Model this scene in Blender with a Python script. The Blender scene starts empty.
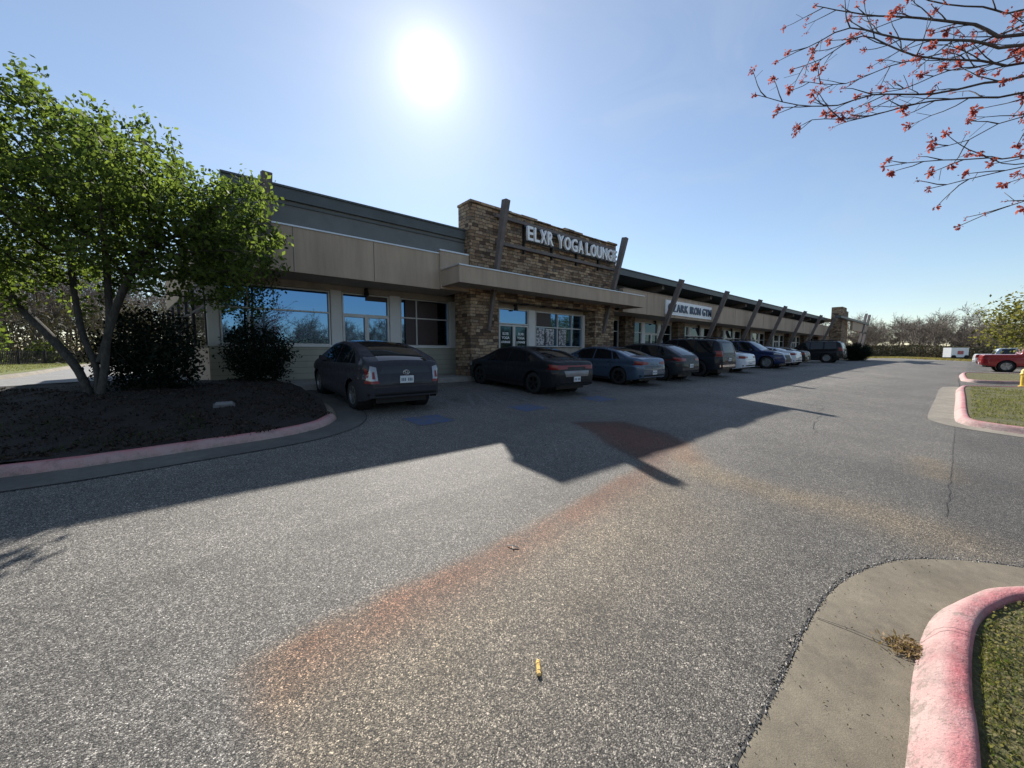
import bpy, bmesh, math, random
import numpy as np
from mathutils import Vector, Matrix
from mathutils.bvhtree import BVHTree
R = math.radians
rnd = random.Random(7)
rng = np.random.default_rng(11)
scene = bpy.context.scene
COL = scene.collection

# ------------------------------------------------------------------ camera, sky, sun, exposure
EYE = 1.6
FPX = 386.0
YAW = math.atan(456 / FPX)          # view azimuth measured from +X (the shop front) towards +Y
PITCH = math.atan(31 / FPX)
cam_d = bpy.data.cameras.new('camera')
cam_d.sensor_width = 36.0
cam_d.lens = FPX / 1024 * 36.0
cam_d.clip_start = 0.05
cam_d.clip_end = 3000
cam = bpy.data.objects.new('camera', cam_d)
cam.location = (0, 0, EYE)
cam.rotation_euler = (math.pi / 2 - PITCH, 0, YAW - math.pi / 2)
COL.objects.link(cam)
scene.camera = cam

SUN = Vector((0.397, 0.726, 0.5616)).normalized()
SUN_EL = math.asin(SUN.z)
SUN_AZ = math.atan2(SUN.x, SUN.y)   # clockwise from +Y
world = bpy.data.worlds.new('World')
scene.world = world
world.use_nodes = True
wn = world.node_tree.nodes
wl = world.node_tree.links
bg = wn['Background']
sky = wn.new('ShaderNodeTexSky')
sky.sky_type = 'NISHITA'
sky.sun_disc = False
sky.sun_elevation = SUN_EL
sky.sun_rotation = SUN_AZ
sky.altitude = 200
sky.air_density = 1.1
sky.dust_density = 0.12
sky.ozone_density = 2.4
# bright aureole of the sun itself (a function of the direction in the sky only)
dot = wn.new('ShaderNodeVectorMath'); dot.operation = 'DOT_PRODUCT'
tcw = wn.new('ShaderNodeTexCoord')
wl.new(tcw.outputs['Generated'], dot.inputs[0]); dot.inputs[1].default_value = SUN[:]
def wmath(op, a, b=0.):
    n = wn.new('ShaderNodeMath'); n.operation = op
    for i, v in enumerate((a, b)):
        if isinstance(v, (int, float)): n.inputs[i].default_value = v
        else: wl.new(v, n.inputs[i])
    return n.outputs[0]
ang = wmath('ARCCOSINE', wmath('MINIMUM', dot.outputs['Value'], .999999))
core = wmath('MULTIPLY', wmath('EXPONENT', wmath('DIVIDE', ang, -R(1.15))), 17.)
halo = wmath('MULTIPLY', wmath('EXPONENT', wmath('DIVIDE', ang, -R(4.2))), 2.9)
halo2 = wmath('MULTIPLY', wmath('EXPONENT', wmath('DIVIDE', ang, -R(18.))), 1.5)
gsum = wmath('ADD', wmath('ADD', core, halo), halo2)
gc = wn.new('ShaderNodeVectorMath'); gc.operation = 'SCALE'; gc.inputs[0].default_value = (1., .98, .94); wl.new(gsum, gc.inputs[3])
mp_ = wn.new('ShaderNodeMapping'); mp_.inputs['Scale'].default_value = (1.2, 4.0, 7.0); mp_.inputs['Rotation'].default_value = (.3, .2, .9); wl.new(tcw.outputs['Generated'], mp_.inputs[0])
nz_ = wn.new('ShaderNodeTexNoise'); nz_.inputs['Scale'].default_value = 1.1; nz_.inputs['Detail'].default_value = 6; nz_.inputs['Roughness'].default_value = .6; nz_.inputs['Distortion'].default_value = .8; wl.new(mp_.outputs[0], nz_.inputs['Vector'])
rp_ = wn.new('ShaderNodeValToRGB'); rp_.color_ramp.elements[0].position = .45; rp_.color_ramp.elements[0].color = (.12, .12, .12, 1); rp_.color_ramp.elements[1].position = .75; rp_.color_ramp.elements[1].color = (.30, .30, .30, 1); wl.new(nz_.outputs[0], rp_.inputs[0])
hz_ = wn.new('ShaderNodeMix'); hz_.data_type = 'RGBA'; wl.new(rp_.outputs[0], hz_.inputs[0]); wl.new(sky.outputs[0], hz_.inputs[6]); hz_.inputs[7].default_value = (4.4, 4.9, 5.6, 1)
ga = wn.new('ShaderNodeVectorMath'); ga.operation = 'ADD'; wl.new(hz_.outputs[2], ga.inputs[0]); wl.new(gc.outputs[0], ga.inputs[1])
wl.new(ga.outputs[0], bg.inputs[0])
bg.inputs[1].default_value = 0.074

sun_d = bpy.data.lights.new('sun', 'SUN')
sun_d.energy = 4.6
sun_d.angle = R(0.5)
sun_d.color = (1.0, 0.95, 0.88)
sun = bpy.data.objects.new('sun', sun_d)
sun.rotation_euler = SUN.to_track_quat('Z', 'Y').to_euler()
sun.location = (40, 70, 60)
COL.objects.link(sun)
scene.view_settings.view_transform = 'Standard'
scene.view_settings.look = 'None'
scene.view_settings.exposure = 0.92
scene.view_settings.gamma = 1
scene.render.engine = 'CYCLES'
scene.cycles.max_bounces = 6
scene.cycles.transparent_max_bounces = 6

# ------------------------------------------------------------------ helpers: tagging
def tag(o, label=None, cat=None, group=None, kind=None):
    if label: o['label'] = label
    if cat: o['category'] = cat
    if group: o['group'] = group
    if kind: o['kind'] = kind
    return o

def empty(name, loc=(0, 0, 0), rot=(0, 0, 0)):
    o = bpy.data.objects.new(name, None)
    o.location = loc
    o.rotation_euler = rot
    o.empty_display_size = 0.3
    COL.objects.link(o)
    return o

def attach(o, parent):
    """parent o; o keeps its world coordinates (its mesh is written in world space)"""
    o.parent = parent
    m = Matrix.Identity(4)
    p = parent
    chain = []
    while p is not None:
        chain.append(p); p = p.parent
    for p in reversed(chain):
        m = m @ p.matrix_parent_inverse @ Matrix.LocRotScale(p.location, p.rotation_euler, p.scale)
    o.matrix_parent_inverse = m.inverted()
    return o

def newobj(name, me, mat=None, parent=None, local=False, smooth=False):
    o = bpy.data.objects.new(name, me)
    COL.objects.link(o)
    if mat is not None:
        if isinstance(mat, (list, tuple)):
            for m_ in mat: me.materials.append(m_)
        else:
            me.materials.append(mat)
    if smooth:
        me.polygons.foreach_set('use_smooth', [True] * len(me.polygons))
    if parent is not None:
        if local: o.parent = parent
        else: attach(o, parent)
    return o

def mesh_np(name, V, F, mat=None, parent=None, local=False, smooth=False):
    me = bpy.data.meshes.new(name)
    V = np.asarray(V, dtype=np.float32); F = np.asarray(F, dtype=np.int32)
    k = F.shape[1]
    me.vertices.add(len(V)); me.vertices.foreach_set('co', V.ravel())
    me.loops.add(F.size); me.loops.foreach_set('vertex_index', F.ravel())
    me.polygons.add(len(F))
    me.polygons.foreach_set('loop_start', np.arange(0, F.size, k, dtype=np.int32))
    me.polygons.foreach_set('loop_total', np.full(len(F), k, dtype=np.int32))
    me.update(calc_edges=True)
    return newobj(name, me, mat, parent, local, smooth)

class MB:
    """collects simple shapes, builds ONE mesh object"""
    def __init__(s): s.v = []; s.f = []
    def add(s, vs, fs):
        n = len(s.v); s.v += [tuple(v) for v in vs]; s.f += [tuple(i + n for i in f) for f in fs]; return s
    def box(s, x0, x1, y0, y1, z0, z1):
        return s.add([(x0,y0,z0),(x1,y0,z0),(x1,y1,z0),(x0,y1,z0),(x0,y0,z1),(x1,y0,z1),(x1,y1,z1),(x0,y1,z1)],
                     [(0,3,2,1),(4,5,6,7),(0,1,5,4),(1,2,6,5),(2,3,7,6),(3,0,4,7)])
    def hexa(s, P):
        return s.add(P, [(0,3,2,1),(4,5,6,7),(0,1,5,4),(1,2,6,5),(2,3,7,6),(3,0,4,7)])
    def bar(s, a, b, w0, h0, w1=None, h1=None, side=None):
        a = Vector(a); b = Vector(b); d = (b - a).normalized()
        w1 = w0 if w1 is None else w1; h1 = h0 if h1 is None else h1
        u = Vector(side) if side else (Vector((1,0,0)) if abs(d.x) < .9 else Vector((0,1,0)))
        n = d.cross(u).normalized(); u = n.cross(d).normalized()
        P = [a - u*w0/2 - n*h0/2, a + u*w0/2 - n*h0/2, a + u*w0/2 + n*h0/2, a - u*w0/2 + n*h0/2,
             b - u*w1/2 - n*h1/2, b + u*w1/2 - n*h1/2, b + u*w1/2 + n*h1/2, b - u*w1/2 + n*h1/2]
        return s.hexa(P)
    def tube(s, pts, rad, k=8, cap=True):
        rings = []; n = len(s.v); pts = [Vector(p) for p in pts]
        for i, p in enumerate(pts):
            d = (pts[min(i+1, len(pts)-1)] - pts[max(i-1, 0)])
            d = d.normalized() if d.length > 1e-9 else Vector((0,0,1))
            u = Vector((1,0,0)) if abs(d.x) < .8 else Vector((0,1,0))
            a = d.cross(u).normalized(); b = d.cross(a).normalized()
            r = rad[i] if hasattr(rad, '__len__') else rad
            for j in range(k):
                t = 2*math.pi*j/k
                s.v.append(tuple(p + a*math.cos(t)*r + b*math.sin(t)*r))
        for i in range(len(pts)-1):
            for j in range(k):
                s.f.append((n+i*k+j, n+i*k+(j+1)%k, n+(i+1)*k+(j+1)%k, n+(i+1)*k+j))
        if cap:
            s.f.append(tuple(n+j for j in range(k)))
            s.f.append(tuple(n+(len(pts)-1)*k+j for j in reversed(range(k))))
        return s
    def lathe(s, prof, k=20, axis='z', c=(0,0,0)):
        n = len(s.v)
        for (r_, h) in prof:
            for j in range(k):
                t = 2*math.pi*j/k; a, b = r_*math.cos(t), r_*math.sin(t)
                p = (a, b, h) if axis == 'z' else ((h, a, b) if axis == 'x' else (a, h, b))
                s.v.append((p[0]+c[0], p[1]+c[1], p[2]+c[2]))
        for i in range(len(prof)-1):
            for j in range(k):
                s.f.append((n+i*k+j, n+i*k+(j+1)%k, n+(i+1)*k+(j+1)%k, n+(i+1)*k+j))
        return s
    def build(s, name, mat=None, parent=None, local=False, smooth=False, bevel=0, auto=None):
        me = bpy.data.meshes.new(name)
        me.from_pydata(s.v, [], s.f)
        if bevel or True:
            bm = bmesh.new(); bm.from_mesh(me)
            bmesh.ops.recalc_face_normals(bm, faces=bm.faces)
            if bevel:
                bmesh.ops.bevel(bm, geom=bm.edges[:], offset=bevel, segments=2, affect='EDGES', clamp_overlap=True)
            bm.to_mesh(me); bm.free()
        o = newobj(name, me, mat, parent, local, smooth)
        if auto:
            me.set_sharp_from_angle(angle=R(auto))
        return o

def B(name, mat, parent, *boxes, **k):
    m = MB()
    for b in boxes: m.box(*b)
    return m.build(name, mat, parent, **k)

# ------------------------------------------------------------------ helpers: materials
class NT:
    def __init__(s, name):
        s.m = bpy.data.materials.new(name); s.m.use_nodes = True
        s.n = s.m.node_tree.nodes; s.l = s.m.node_tree.links
        s.b = s.n['Principled BSDF']; s.out = s.n['Material Output']
    def new(s, t, **k):
        n = s.n.new(t)
        for a, b in k.items(): setattr(n, a, b)
        return n
    def link(s, a, b): s.l.new(a, b)
    def obj(s): return s.new('ShaderNodeTexCoord').outputs['Object']
    def noise(s, scale, detail=4, rough=.6, vec=None, out='Fac'):
        n = s.new('ShaderNodeTexNoise'); n.inputs['Scale'].default_value = scale
        n.inputs['Detail'].default_value = detail; n.inputs['Roughness'].default_value = rough
        s.link(vec if vec is not None else s.obj(), n.inputs['Vector'])
        return n.outputs[out]
    def ramp(s, fac, stops):
        n = s.new('ShaderNodeValToRGB'); e = n.color_ramp.elements
        while len(e) < len(stops): e.new(.5)
        for i, (p, c) in enumerate(stops):
            e[i].position = p; e[i].color = (c if len(c) == 4 else (*c, 1)) if hasattr(c, '__len__') else (c, c, c, 1)
        s.link(fac, n.inputs[0]); return n.outputs[0]
    def mix(s, fac, a, b, mode='MIX'):
        n = s.new('ShaderNodeMix', data_type='RGBA', blend_type=mode)
        for k_, v in ((0, fac), (6, a), (7, b)):
            sock = n.inputs[k_]
            if isinstance(v, (int, float)): sock.default_value = v if k_ == 0 else (v, v, v, 1)
            elif isinstance(v, tuple): sock.default_value = (*v, 1)
            else: s.link(v, sock)
        return n.outputs[2]
    def math(s, op, a, b=0.0):
        n = s.new('ShaderNodeMath', operation=op)
        for i, v in enumerate((a, b)):
            if isinstance(v, (int, float)): n.inputs[i].default_value = v
            else: s.link(v, n.inputs[i])
        return n.outputs[0]
    def bump(s, h, strength=.3, dist=.02):
        n = s.new('ShaderNodeBump'); n.inputs['Strength'].default_value = strength
        n.inputs['Distance'].default_value = dist
        s.link(h, n.inputs['Height']); s.link(n.outputs[0], s.b.inputs['Normal']); return n
    def col(s, v):
        if isinstance(v, tuple): s.b.inputs['Base Color'].default_value = (*v, 1)
        else: s.link(v, s.b.inputs['Base Color'])
    def set(s, **k):
        for a, v in k.items():
            sock = s.b.inputs[a.replace('_', ' ')]
            if isinstance(v, (int, float)): sock.default_value = v
            else: s.link(v, sock)

def plain(name, c, rough=.6, metal=0., var=.12, scale=3., bump=0., spec=None, coat=0.):
    t = NT(name)
    if var:
        n = t.noise(scale, 5)
        f = t.ramp(n, [(.3, 1 - var), (.7, 1 + var)])
        t.col(t.mix(1., c, f, 'MULTIPLY'))
    else: t.col(c)
    t.set(Roughness=rough, Metallic=metal)
    if spec is not None: t.b.inputs['Specular IOR Level'].default_value = spec
    if coat:
        t.b.inputs['Coat Weight'].default_value = coat; t.b.inputs['Coat Roughness'].default_value = .04
    if bump: t.bump(t.noise(scale * 12, 3), bump, .01)
    return t.m

def paint(name, c, metal=.25, rough=.35):
    if max(c) < .06: metal = .0; c = tuple(v*.7 for v in c); rough = .6
    t = NT(name)
    n = t.noise(2.5, 4)
    t.col(t.mix(1., c, t.ramp(n, [(.3, .88), (.75, 1.1)]), 'MULTIPLY'))
    rg = t.ramp(t.noise(9, 5), [(.3, rough * .8), (.8, rough * 1.5)])
    t.link(rg, t.b.inputs['Roughness'])
    t.set(Metallic=metal)
    t.b.inputs['Coat Weight'].default_value = .7 if max(c) > .06 else .4; t.b.inputs['Coat Roughness'].default_value = .04; t.b.inputs['Coat IOR'].default_value = 1.45
    t.b.inputs['Specular IOR Level'].default_value = .25
    return t.m

M = {}
def asphalt_mat():
    t = NT('asphalt'); oc = t.obj()
    v1 = t.new('ShaderNodeTexVoronoi'); v1.inputs['Scale'].default_value = 190; t.link(oc, v1.inputs['Vector'])
    v2 = t.new('ShaderNodeTexVoronoi'); v2.inputs['Scale'].default_value = 95; t.link(oc, v2.inputs['Vector'])
    s1 = t.new('ShaderNodeSeparateColor'); t.link(v1.outputs['Color'], s1.inputs[0])
    s2 = t.new('ShaderNodeSeparateColor'); t.link(v2.outputs['Color'], s2.inputs[0])
    g1 = t.ramp(s1.outputs[0], [(0, .16), (.38, .55), (.72, 1.1), (.93, 2.0), (1, 2.9)])
    g2 = t.ramp(s2.outputs[1], [(0, .6), (.65, 1.0), (1, 1.75)])
    gr = t.mix(1., g1, g2, 'MULTIPLY')
    edge = t.ramp(v1.outputs['Distance'], [(0, 1.1), (.45, .95), (.75, .45)])
    gr = t.mix(1., gr, edge, 'MULTIPLY')
    big = t.ramp(t.noise(.42, 8, .68), [(.3, .74), (.7, 1.22)])
    mid = t.ramp(t.noise(4.5, 4, .6), [(.3, .9), (.7, 1.1)])
    at = t.new('ShaderNodeAttribute', attribute_name='stain')
    sc = t.new('ShaderNodeSeparateColor'); t.link(at.outputs['Color'], sc.inputs[0])
    base = t.mix(t.ramp(sc.outputs[2], [(0, 0.), (1, 1.)]), (.104, .095, .082), (.228, .209, .180))
    rg_ = t.math('MULTIPLY', sc.outputs[0], t.ramp(t.noise(26, 6, .7), [(.3, .72), (.6, 1.)]))
    base = t.mix(sc.outputs[1], base, (.235, .182, .115))
    base = t.mix(rg_, base, (.205, .070, .030))
    base = t.mix(1., base, t.ramp(sc.outputs[2], [(0, .60), (.38, 1.), (1, 1.)]), 'MULTIPLY')
    c = t.mix(1., base, gr, 'MULTIPLY'); c = t.mix(1., c, big, 'MULTIPLY'); c = t.mix(1., c, mid, 'MULTIPLY')
    t.col(c)
    t.set(Roughness=.78); t.b.inputs['Specular IOR Level'].default_value = .45
    hb = t.mix(.5, v1.outputs['Distance'], v2.outputs['Distance'])
    inv = t.math('SUBTRACT', 1.0, hb)
    t.bump(inv, .55, .008)
    return t.m
M['asphalt'] = asphalt_mat()

def concrete_mat(name, c1, c2, bump=.25, fine=True):
    t = NT(name)
    a = t.ramp(t.noise(1.6, 7, .65), [(.3, c1), (.7, c2)])
    b = t.ramp(t.noise(14, 5, .7), [(.3, .82), (.7, 1.12)])
    c = t.mix(1., a, b, 'MULTIPLY')
    d = t.ramp(t.noise(240, 2, .6), [(.35, .72), (.65, 1.25)])
    c = t.mix(1., c, d, 'MULTIPLY')
    e = t.ramp(t.noise(3.1, 8, .75), [(.28, .55), (.42, 1.0)])
    t.col(t.mix(.7, c, t.mix(1., c, e, 'MULTIPLY')))
    t.set(Roughness=.85); t.bump(t.noise(180, 3), bump, .006)
    return t.m
M['concrete'] = concrete_mat('concrete', (.105, .088, .060), (.205, .174, .125))
M['sidewalk'] = concrete_mat('sidewalk_concrete', (.25, .23, .2), (.35, .33, .29))

def kerb_mat():
    t = NT('faded_red_kerb_paint')
    at = t.new('ShaderNodeAttribute', attribute_name='across'); sc = t.new('ShaderNodeSeparateColor'); t.link(at.outputs['Color'], sc.inputs[0])
    a = t.ramp(t.noise(2.6, 8, .72), [(.34, (.42, .11, .12)), (.5, (.43, .18, .18)), (.66, (.40, .26, .25))])
    pale = t.mix(1., t.ramp(sc.outputs[0], [(0, 1.), (.42, .75), (.62, 0.), (1, 0.)]), t.ramp(t.noise(5, 6, .7), [(.3, .55), (.6, 1.)]), 'MULTIPLY')
    a = t.mix(pale, a, (.40, .31, .28))
    wear = t.math('ADD', t.noise(13, 10, .80), t.ramp(sc.outputs[0], [(0, .14), (.3, .02), (.6, -.0), (.85, 0.), (1, .12)]))
    worn = t.ramp(wear, [(.60, 0.), (.66, 1.)])
    c = t.mix(t.math('MULTIPLY', worn, .7), a, (.27, .225, .18))
    sp = t.ramp(t.noise(120, 5, .75), [(.30, .35), (.44, 1.)])
    c = t.mix(1., c, sp, 'MULTIPLY')
    dirt = t.ramp(t.noise(1.9, 9, .8), [(.36, .62), (.5, 1.05)])
    t.col(t.mix(1., c, dirt, 'MULTIPLY'))
    t.set(Roughness=.8)
    h = t.math('ADD', t.noise(70, 6, .7), t.math('MULTIPLY', t.noise(16, 5), 1.5)); h = t.math('SUBTRACT', h, t.math('MULTIPLY', worn, .25))
    t.bump(h, .7, .012)
    return t.m
M['kerb'] = kerb_mat()

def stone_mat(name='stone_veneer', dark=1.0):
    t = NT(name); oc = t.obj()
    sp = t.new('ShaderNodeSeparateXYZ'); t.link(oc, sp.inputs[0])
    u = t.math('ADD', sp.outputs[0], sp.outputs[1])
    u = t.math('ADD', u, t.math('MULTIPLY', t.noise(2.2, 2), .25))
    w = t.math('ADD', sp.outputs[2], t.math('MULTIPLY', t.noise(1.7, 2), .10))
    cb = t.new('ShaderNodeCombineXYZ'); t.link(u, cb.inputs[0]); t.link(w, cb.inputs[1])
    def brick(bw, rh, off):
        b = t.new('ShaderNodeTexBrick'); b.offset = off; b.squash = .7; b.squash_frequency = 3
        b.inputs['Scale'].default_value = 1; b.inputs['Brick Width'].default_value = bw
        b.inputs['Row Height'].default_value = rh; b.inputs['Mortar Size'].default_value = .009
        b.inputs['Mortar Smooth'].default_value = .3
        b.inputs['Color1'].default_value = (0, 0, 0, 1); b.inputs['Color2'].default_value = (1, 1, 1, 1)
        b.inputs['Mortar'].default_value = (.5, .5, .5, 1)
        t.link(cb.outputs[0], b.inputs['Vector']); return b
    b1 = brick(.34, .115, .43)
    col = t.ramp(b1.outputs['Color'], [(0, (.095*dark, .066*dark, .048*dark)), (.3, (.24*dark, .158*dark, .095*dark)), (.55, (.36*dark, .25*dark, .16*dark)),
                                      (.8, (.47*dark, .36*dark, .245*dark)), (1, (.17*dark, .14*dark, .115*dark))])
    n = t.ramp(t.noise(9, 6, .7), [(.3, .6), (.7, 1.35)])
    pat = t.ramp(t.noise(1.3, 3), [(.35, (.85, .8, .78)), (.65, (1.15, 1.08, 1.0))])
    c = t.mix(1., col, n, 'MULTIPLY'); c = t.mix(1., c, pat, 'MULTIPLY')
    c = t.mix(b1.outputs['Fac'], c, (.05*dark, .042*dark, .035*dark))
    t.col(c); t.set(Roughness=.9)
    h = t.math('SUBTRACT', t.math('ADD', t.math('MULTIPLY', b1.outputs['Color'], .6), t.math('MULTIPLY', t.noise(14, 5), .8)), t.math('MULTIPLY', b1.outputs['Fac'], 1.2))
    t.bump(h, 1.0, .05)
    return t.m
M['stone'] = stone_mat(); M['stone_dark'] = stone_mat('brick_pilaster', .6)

def stucco(name, c):
    t = NT(name)
    st = t.new('ShaderNodeMapping'); st.inputs['Scale'].default_value = (2.2, 2.2, .25); t.link(t.obj(), st.inputs[0])
    n = t.ramp(t.noise(1.2, 8, .7, st.outputs[0]), [(.3, .78), (.7, 1.1)])
    t.col(t.mix(1., c, n, 'MULTIPLY')); t.set(Roughness=.9); t.bump(t.noise(90, 3), .25, .01)
    return t.m
M['tan'] = stucco('tan_stucco', (.47, .36, .265))
M['tan_light'] = stucco('tan_trim', (.46, .39, .32))
M['cap'] = plain('metal_coping', (.55, .56, .58), .35, .6, .1)
M['post'] = plain('painted_post', (.66, .65, .63), .6, 0, .06, 2)
M['frame'] = plain('aluminium_frame', (.55, .54, .52), .45, .2, .08)
M['frame_dark'] = plain('bronze_frame', (.06, .05, .045), .45, .2, .1)
def siding():
    t = NT('lap_siding'); sp = t.new('ShaderNodeSeparateXYZ'); t.link(t.obj(), sp.inputs[0])
    f = t.math('FRACT', t.math('DIVIDE', sp.outputs[2], .19))
    line = t.ramp(f, [(0, .45), (.07, 1.), (1, 1.)])
    n = t.ramp(t.noise(2, 5), [(.3, .9), (.7, 1.08)])
    t.col(t.mix(1., t.mix(1., (.36, .34, .27), n, 'MULTIPLY'), line, 'MULTIPLY'))
    t.set(Roughness=.75)
    t.bump(t.math('SUBTRACT', 1., f), .8, .012)
    return t.m
M['siding'] = siding()
def ribbed():
    t = NT('dark_green_metal'); n = t.ramp(t.noise(1.5, 5), [(.3, .85), (.7, 1.15)])
    t.col(t.mix(1., (.085, .095, .095), n, 'MULTIPLY')); t.set(Roughness=.5, Metallic=.2)
    return t.m
M['roof'] = ribbed()
M['clere'] = plain('grey_clerestory_panel', (.10, .115, .12), .7, 0, .1)
M['band'] = plain('grey_green_panel', (.15, .155, .15), .65, .1, .1)
M['beam'] = plain('weathered_beam', (.15, .125, .115), .7, 0, .2, 6)
def glass():
    t = NT('reflective_glass')
    t.col((.105, .215, .38)); t.set(Metallic=1., Roughness=.015)
    t.bump(t.noise(.7, 2), .012, .05)
    return t.m
M['glass'] = glass()
def glass2():
    t = NT('dark_glass'); t.col((.03, .06, .085)); t.set(Metallic=1., Roughness=.03); t.bump(t.noise(.9, 2), .015, .05); return t.m
M['glass_dark'] = glass2()
M['cover'] = plain('brown_window_panel', (.052, .034, .034), .5, 0, .1)
M['poster'] = None
def poster():
    t = NT('speckled_poster'); n = t.ramp(t.noise(11, 5, .7), [(.46, (.09, .08, .09)), (.54, (.55, .54, .56))]); t.col(n); t.set(Roughness=.4); return t.m
M['poster'] = poster()
M['white_sign'] = plain('white_sign_face', (.92, .92, .93), .5, 0, .05)
M['letter_white'] = plain('white_letter', (.95, .95, .96), .45, 0, .03)
M['letter_blue'] = plain('slate_blue_letter', (.085, .12, .17), .5, 0, .05)
M['black'] = plain('black_plastic', (.012, .012, .013), .55, 0, .2)
M['white_paint'] = plain('white_line_paint', (.6, .6, .58), .7, 0, .2, 8)
def faded(name, c, lo, hi):
    t = NT(name)
    f = t.ramp(t.noise(7, 8, .8), [(lo, 0.), (hi, 1.)])
    base = t.ramp(t.noise(90, 3), [(.3, .05), (.7, .14)])
    t.col(t.mix(f, base, c)); t.set(Roughness=.8); return t.m
M['blue_paint'] = faded('faded_blue_paint', (.045, .085, .19), .42, .58)
M['stripe'] = faded('faded_white_paint', (.20, .20, .19), .45, .7)
M['seam'] = plain('tar_crack', (.022, .021, .02), .8, 0, .3, 20)
def grass_ground(name, c1, c2, sc=5):
    t = NT(name)
    a = t.ramp(t.noise(sc, 7, .75), [(.3, c1), (.7, c2)])
    b = t.ramp(t.noise(60, 4, .7), [(.3, .5), (.7, 1.5)])
    t.col(t.mix(1., a, b, 'MULTIPLY')); t.set(Roughness=.95); t.bump(t.noise(70, 4), .8, .04); return t.m
M['grass'] = grass_ground('spring_grass', (.055, .075, .02), (.17, .135, .06))
M['field'] = grass_ground('dry_field', (.10, .095, .035), (.19, .155, .075), .6)
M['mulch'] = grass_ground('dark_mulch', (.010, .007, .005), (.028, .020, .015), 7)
def leafmat(name, c1, c2, tr=.5, sc=3.):
    t = NT(name)
    g = t.new('ShaderNodeNewGeometry')
    a = t.ramp(g.outputs['Random Per Island'], [(0, c1), (1, c2)])
    t.col(a); t.set(Roughness=.7); t.b.inputs['Specular IOR Level'].default_value = .12
    tb = t.new('ShaderNodeBsdfTranslucent')
    k = t.mix(1., a, (2.1, 2.2, 1.2), 'MULTIPLY'); t.link(k, tb.inputs[0])
    ms = t.new('ShaderNodeMixShader'); ms.inputs[0].default_value = tr
    t.link(t.b.outputs[0], ms.inputs[1]); t.link(tb.outputs[0], ms.inputs[2]); t.link(ms.outputs[0], t.out.inputs[0])
    return t.m
M['leaf'] = leafmat('spring_leaf', (.026, .044, .016), (.130, .165, .042), .5)
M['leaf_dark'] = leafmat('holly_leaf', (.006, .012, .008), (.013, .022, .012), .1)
M['leaf_yel'] = leafmat('budding_leaf', (.06, .07, .022), (.17, .15, .055), .4)
M['blossom'] = leafmat('red_maple_seed', (.17, .028, .040), (.36, .095, .095), .35)
M['grass_blade'] = leafmat('grass_blade', (.035, .05, .014), (.20, .185, .075), .4)
def bark(name, c1, c2):
    t = NT(name)
    mp = t.new('ShaderNodeMapping'); mp.inputs['Scale'].default_value = (1, 1, .35); t.link(t.obj(), mp.inputs[0])
    t.col(t.ramp(t.noise(16, 7, .75, mp.outputs[0]), [(.3, c1), (.65, c2)])); t.set(Roughness=.9)
    t.bump(t.noise(28, 5, .7, mp.outputs[0]), .9, .03); return t.m
M['bark'] = bark('grey_bark', (.018, .015, .013), (.085, .078, .066))
M['bark_grey'] = bark('winter_bark', (.065, .05, .04), (.15, .12, .098))
M['twig'] = bark('dark_twig', (.05, .035, .03), (.13, .10, .085))

# ------------------------------------------------------------------ terrain
def sm(t):
    t = np.clip(t, 0, 1); return t*t*(3-2*t)
def G(X, Y):
    X = np.asarray(X, float); Y = np.asarray(Y, float)
    return 0.05*np.clip(Y, -1, 12.8) + 0.3*sm((X-10)/30.)*np.clip((13-Y)/5., 0, 1)
def g(x, y): return float(G(x, y))

def grid(name, xs, ys, zfun, mat, dz=0.):
    X, Y = np.meshgrid(xs, ys)
    Z = zfun(X, Y) + dz
    V = np.stack([X.ravel(), Y.ravel(), Z.ravel()], 1)
    nx, ny = len(xs), len(ys)
    i = np.arange(nx-1)[None, :] + nx*np.arange(ny-1)[:, None]; i = i.ravel()
    F = np.stack([i, i+1, i+nx+1, i+nx], 1)
    return mesh_np(name, V, F, mat, smooth=True)

def grow(a, b, d0, k=1.15):
    out = [a]; d = d0
    while out[-1] < b: out.append(min(out[-1]+d, b)); d *= k
    return out

xs = sorted(set(np.round([-x for x in grow(3, 900, .6, 1.25)] + list(np.arange(-3, 14, 1.)) + grow(14, 45, 1.5, 1.0) + grow(45, 1200, 3, 1.25), 4)))
ys = sorted(set(np.round([-y for y in grow(3, 900, 1, 1.25)] + list(np.arange(-3, 14, 1.)) + grow(14, 1000, 2, 1.25), 4)))
gobj = grid('ground', np.array(xs), np.array(ys), G, M['field'], -.035)
tag(gobj, kind='structure')

# stain fields written per vertex: where rust, clay and older asphalt really lie on the lot
def pdist(X, Y, pts):
    d = np.full(X.shape, 1e9)
    for (ax, ay), (bx, by) in zip(pts[:-1], pts[1:]):
        vx, vy = bx-ax, by-ay; L = vx*vx+vy*vy
        t = np.clip(((X-ax)*vx + (Y-ay)*vy)/L, 0, 1)
        d = np.minimum(d, np.hypot(X-ax-t*vx, Y-ay-t*vy))
    return d
def smooth_noise(X, Y, s, seed):
    r_ = np.random.default_rng(seed); o = np.zeros(X.shape)
    for k in range(14):
        a = r_.uniform(0, 6.28); f = s*r_.uniform(.5, 2.2); p = r_.uniform(0, 6.28)
        o += np.sin((X*np.cos(a)+Y*np.sin(a))*f + p)
    return o/5.
xs = np.array(sorted(set(np.round([-x for x in grow(1.5, 32, .2, 1.12)] + list(np.arange(-1.5, 11, .07)) + grow(11, 94, .1, 1.05), 4))))
ys = np.array(sorted(set(np.round([-y for y in grow(1, 45, .2, 1.15)] + list(np.arange(-1, 6, .07)) + grow(6, 11.61, .1, 1.05) + [11.61], 4))))
lot = grid('parking_lot', xs, ys, G, M['asphalt'], 0.)
tag(lot, kind='structure')
X, Y = np.meshgrid(xs, ys); X = X.ravel(); Y = Y.ravel()
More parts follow.
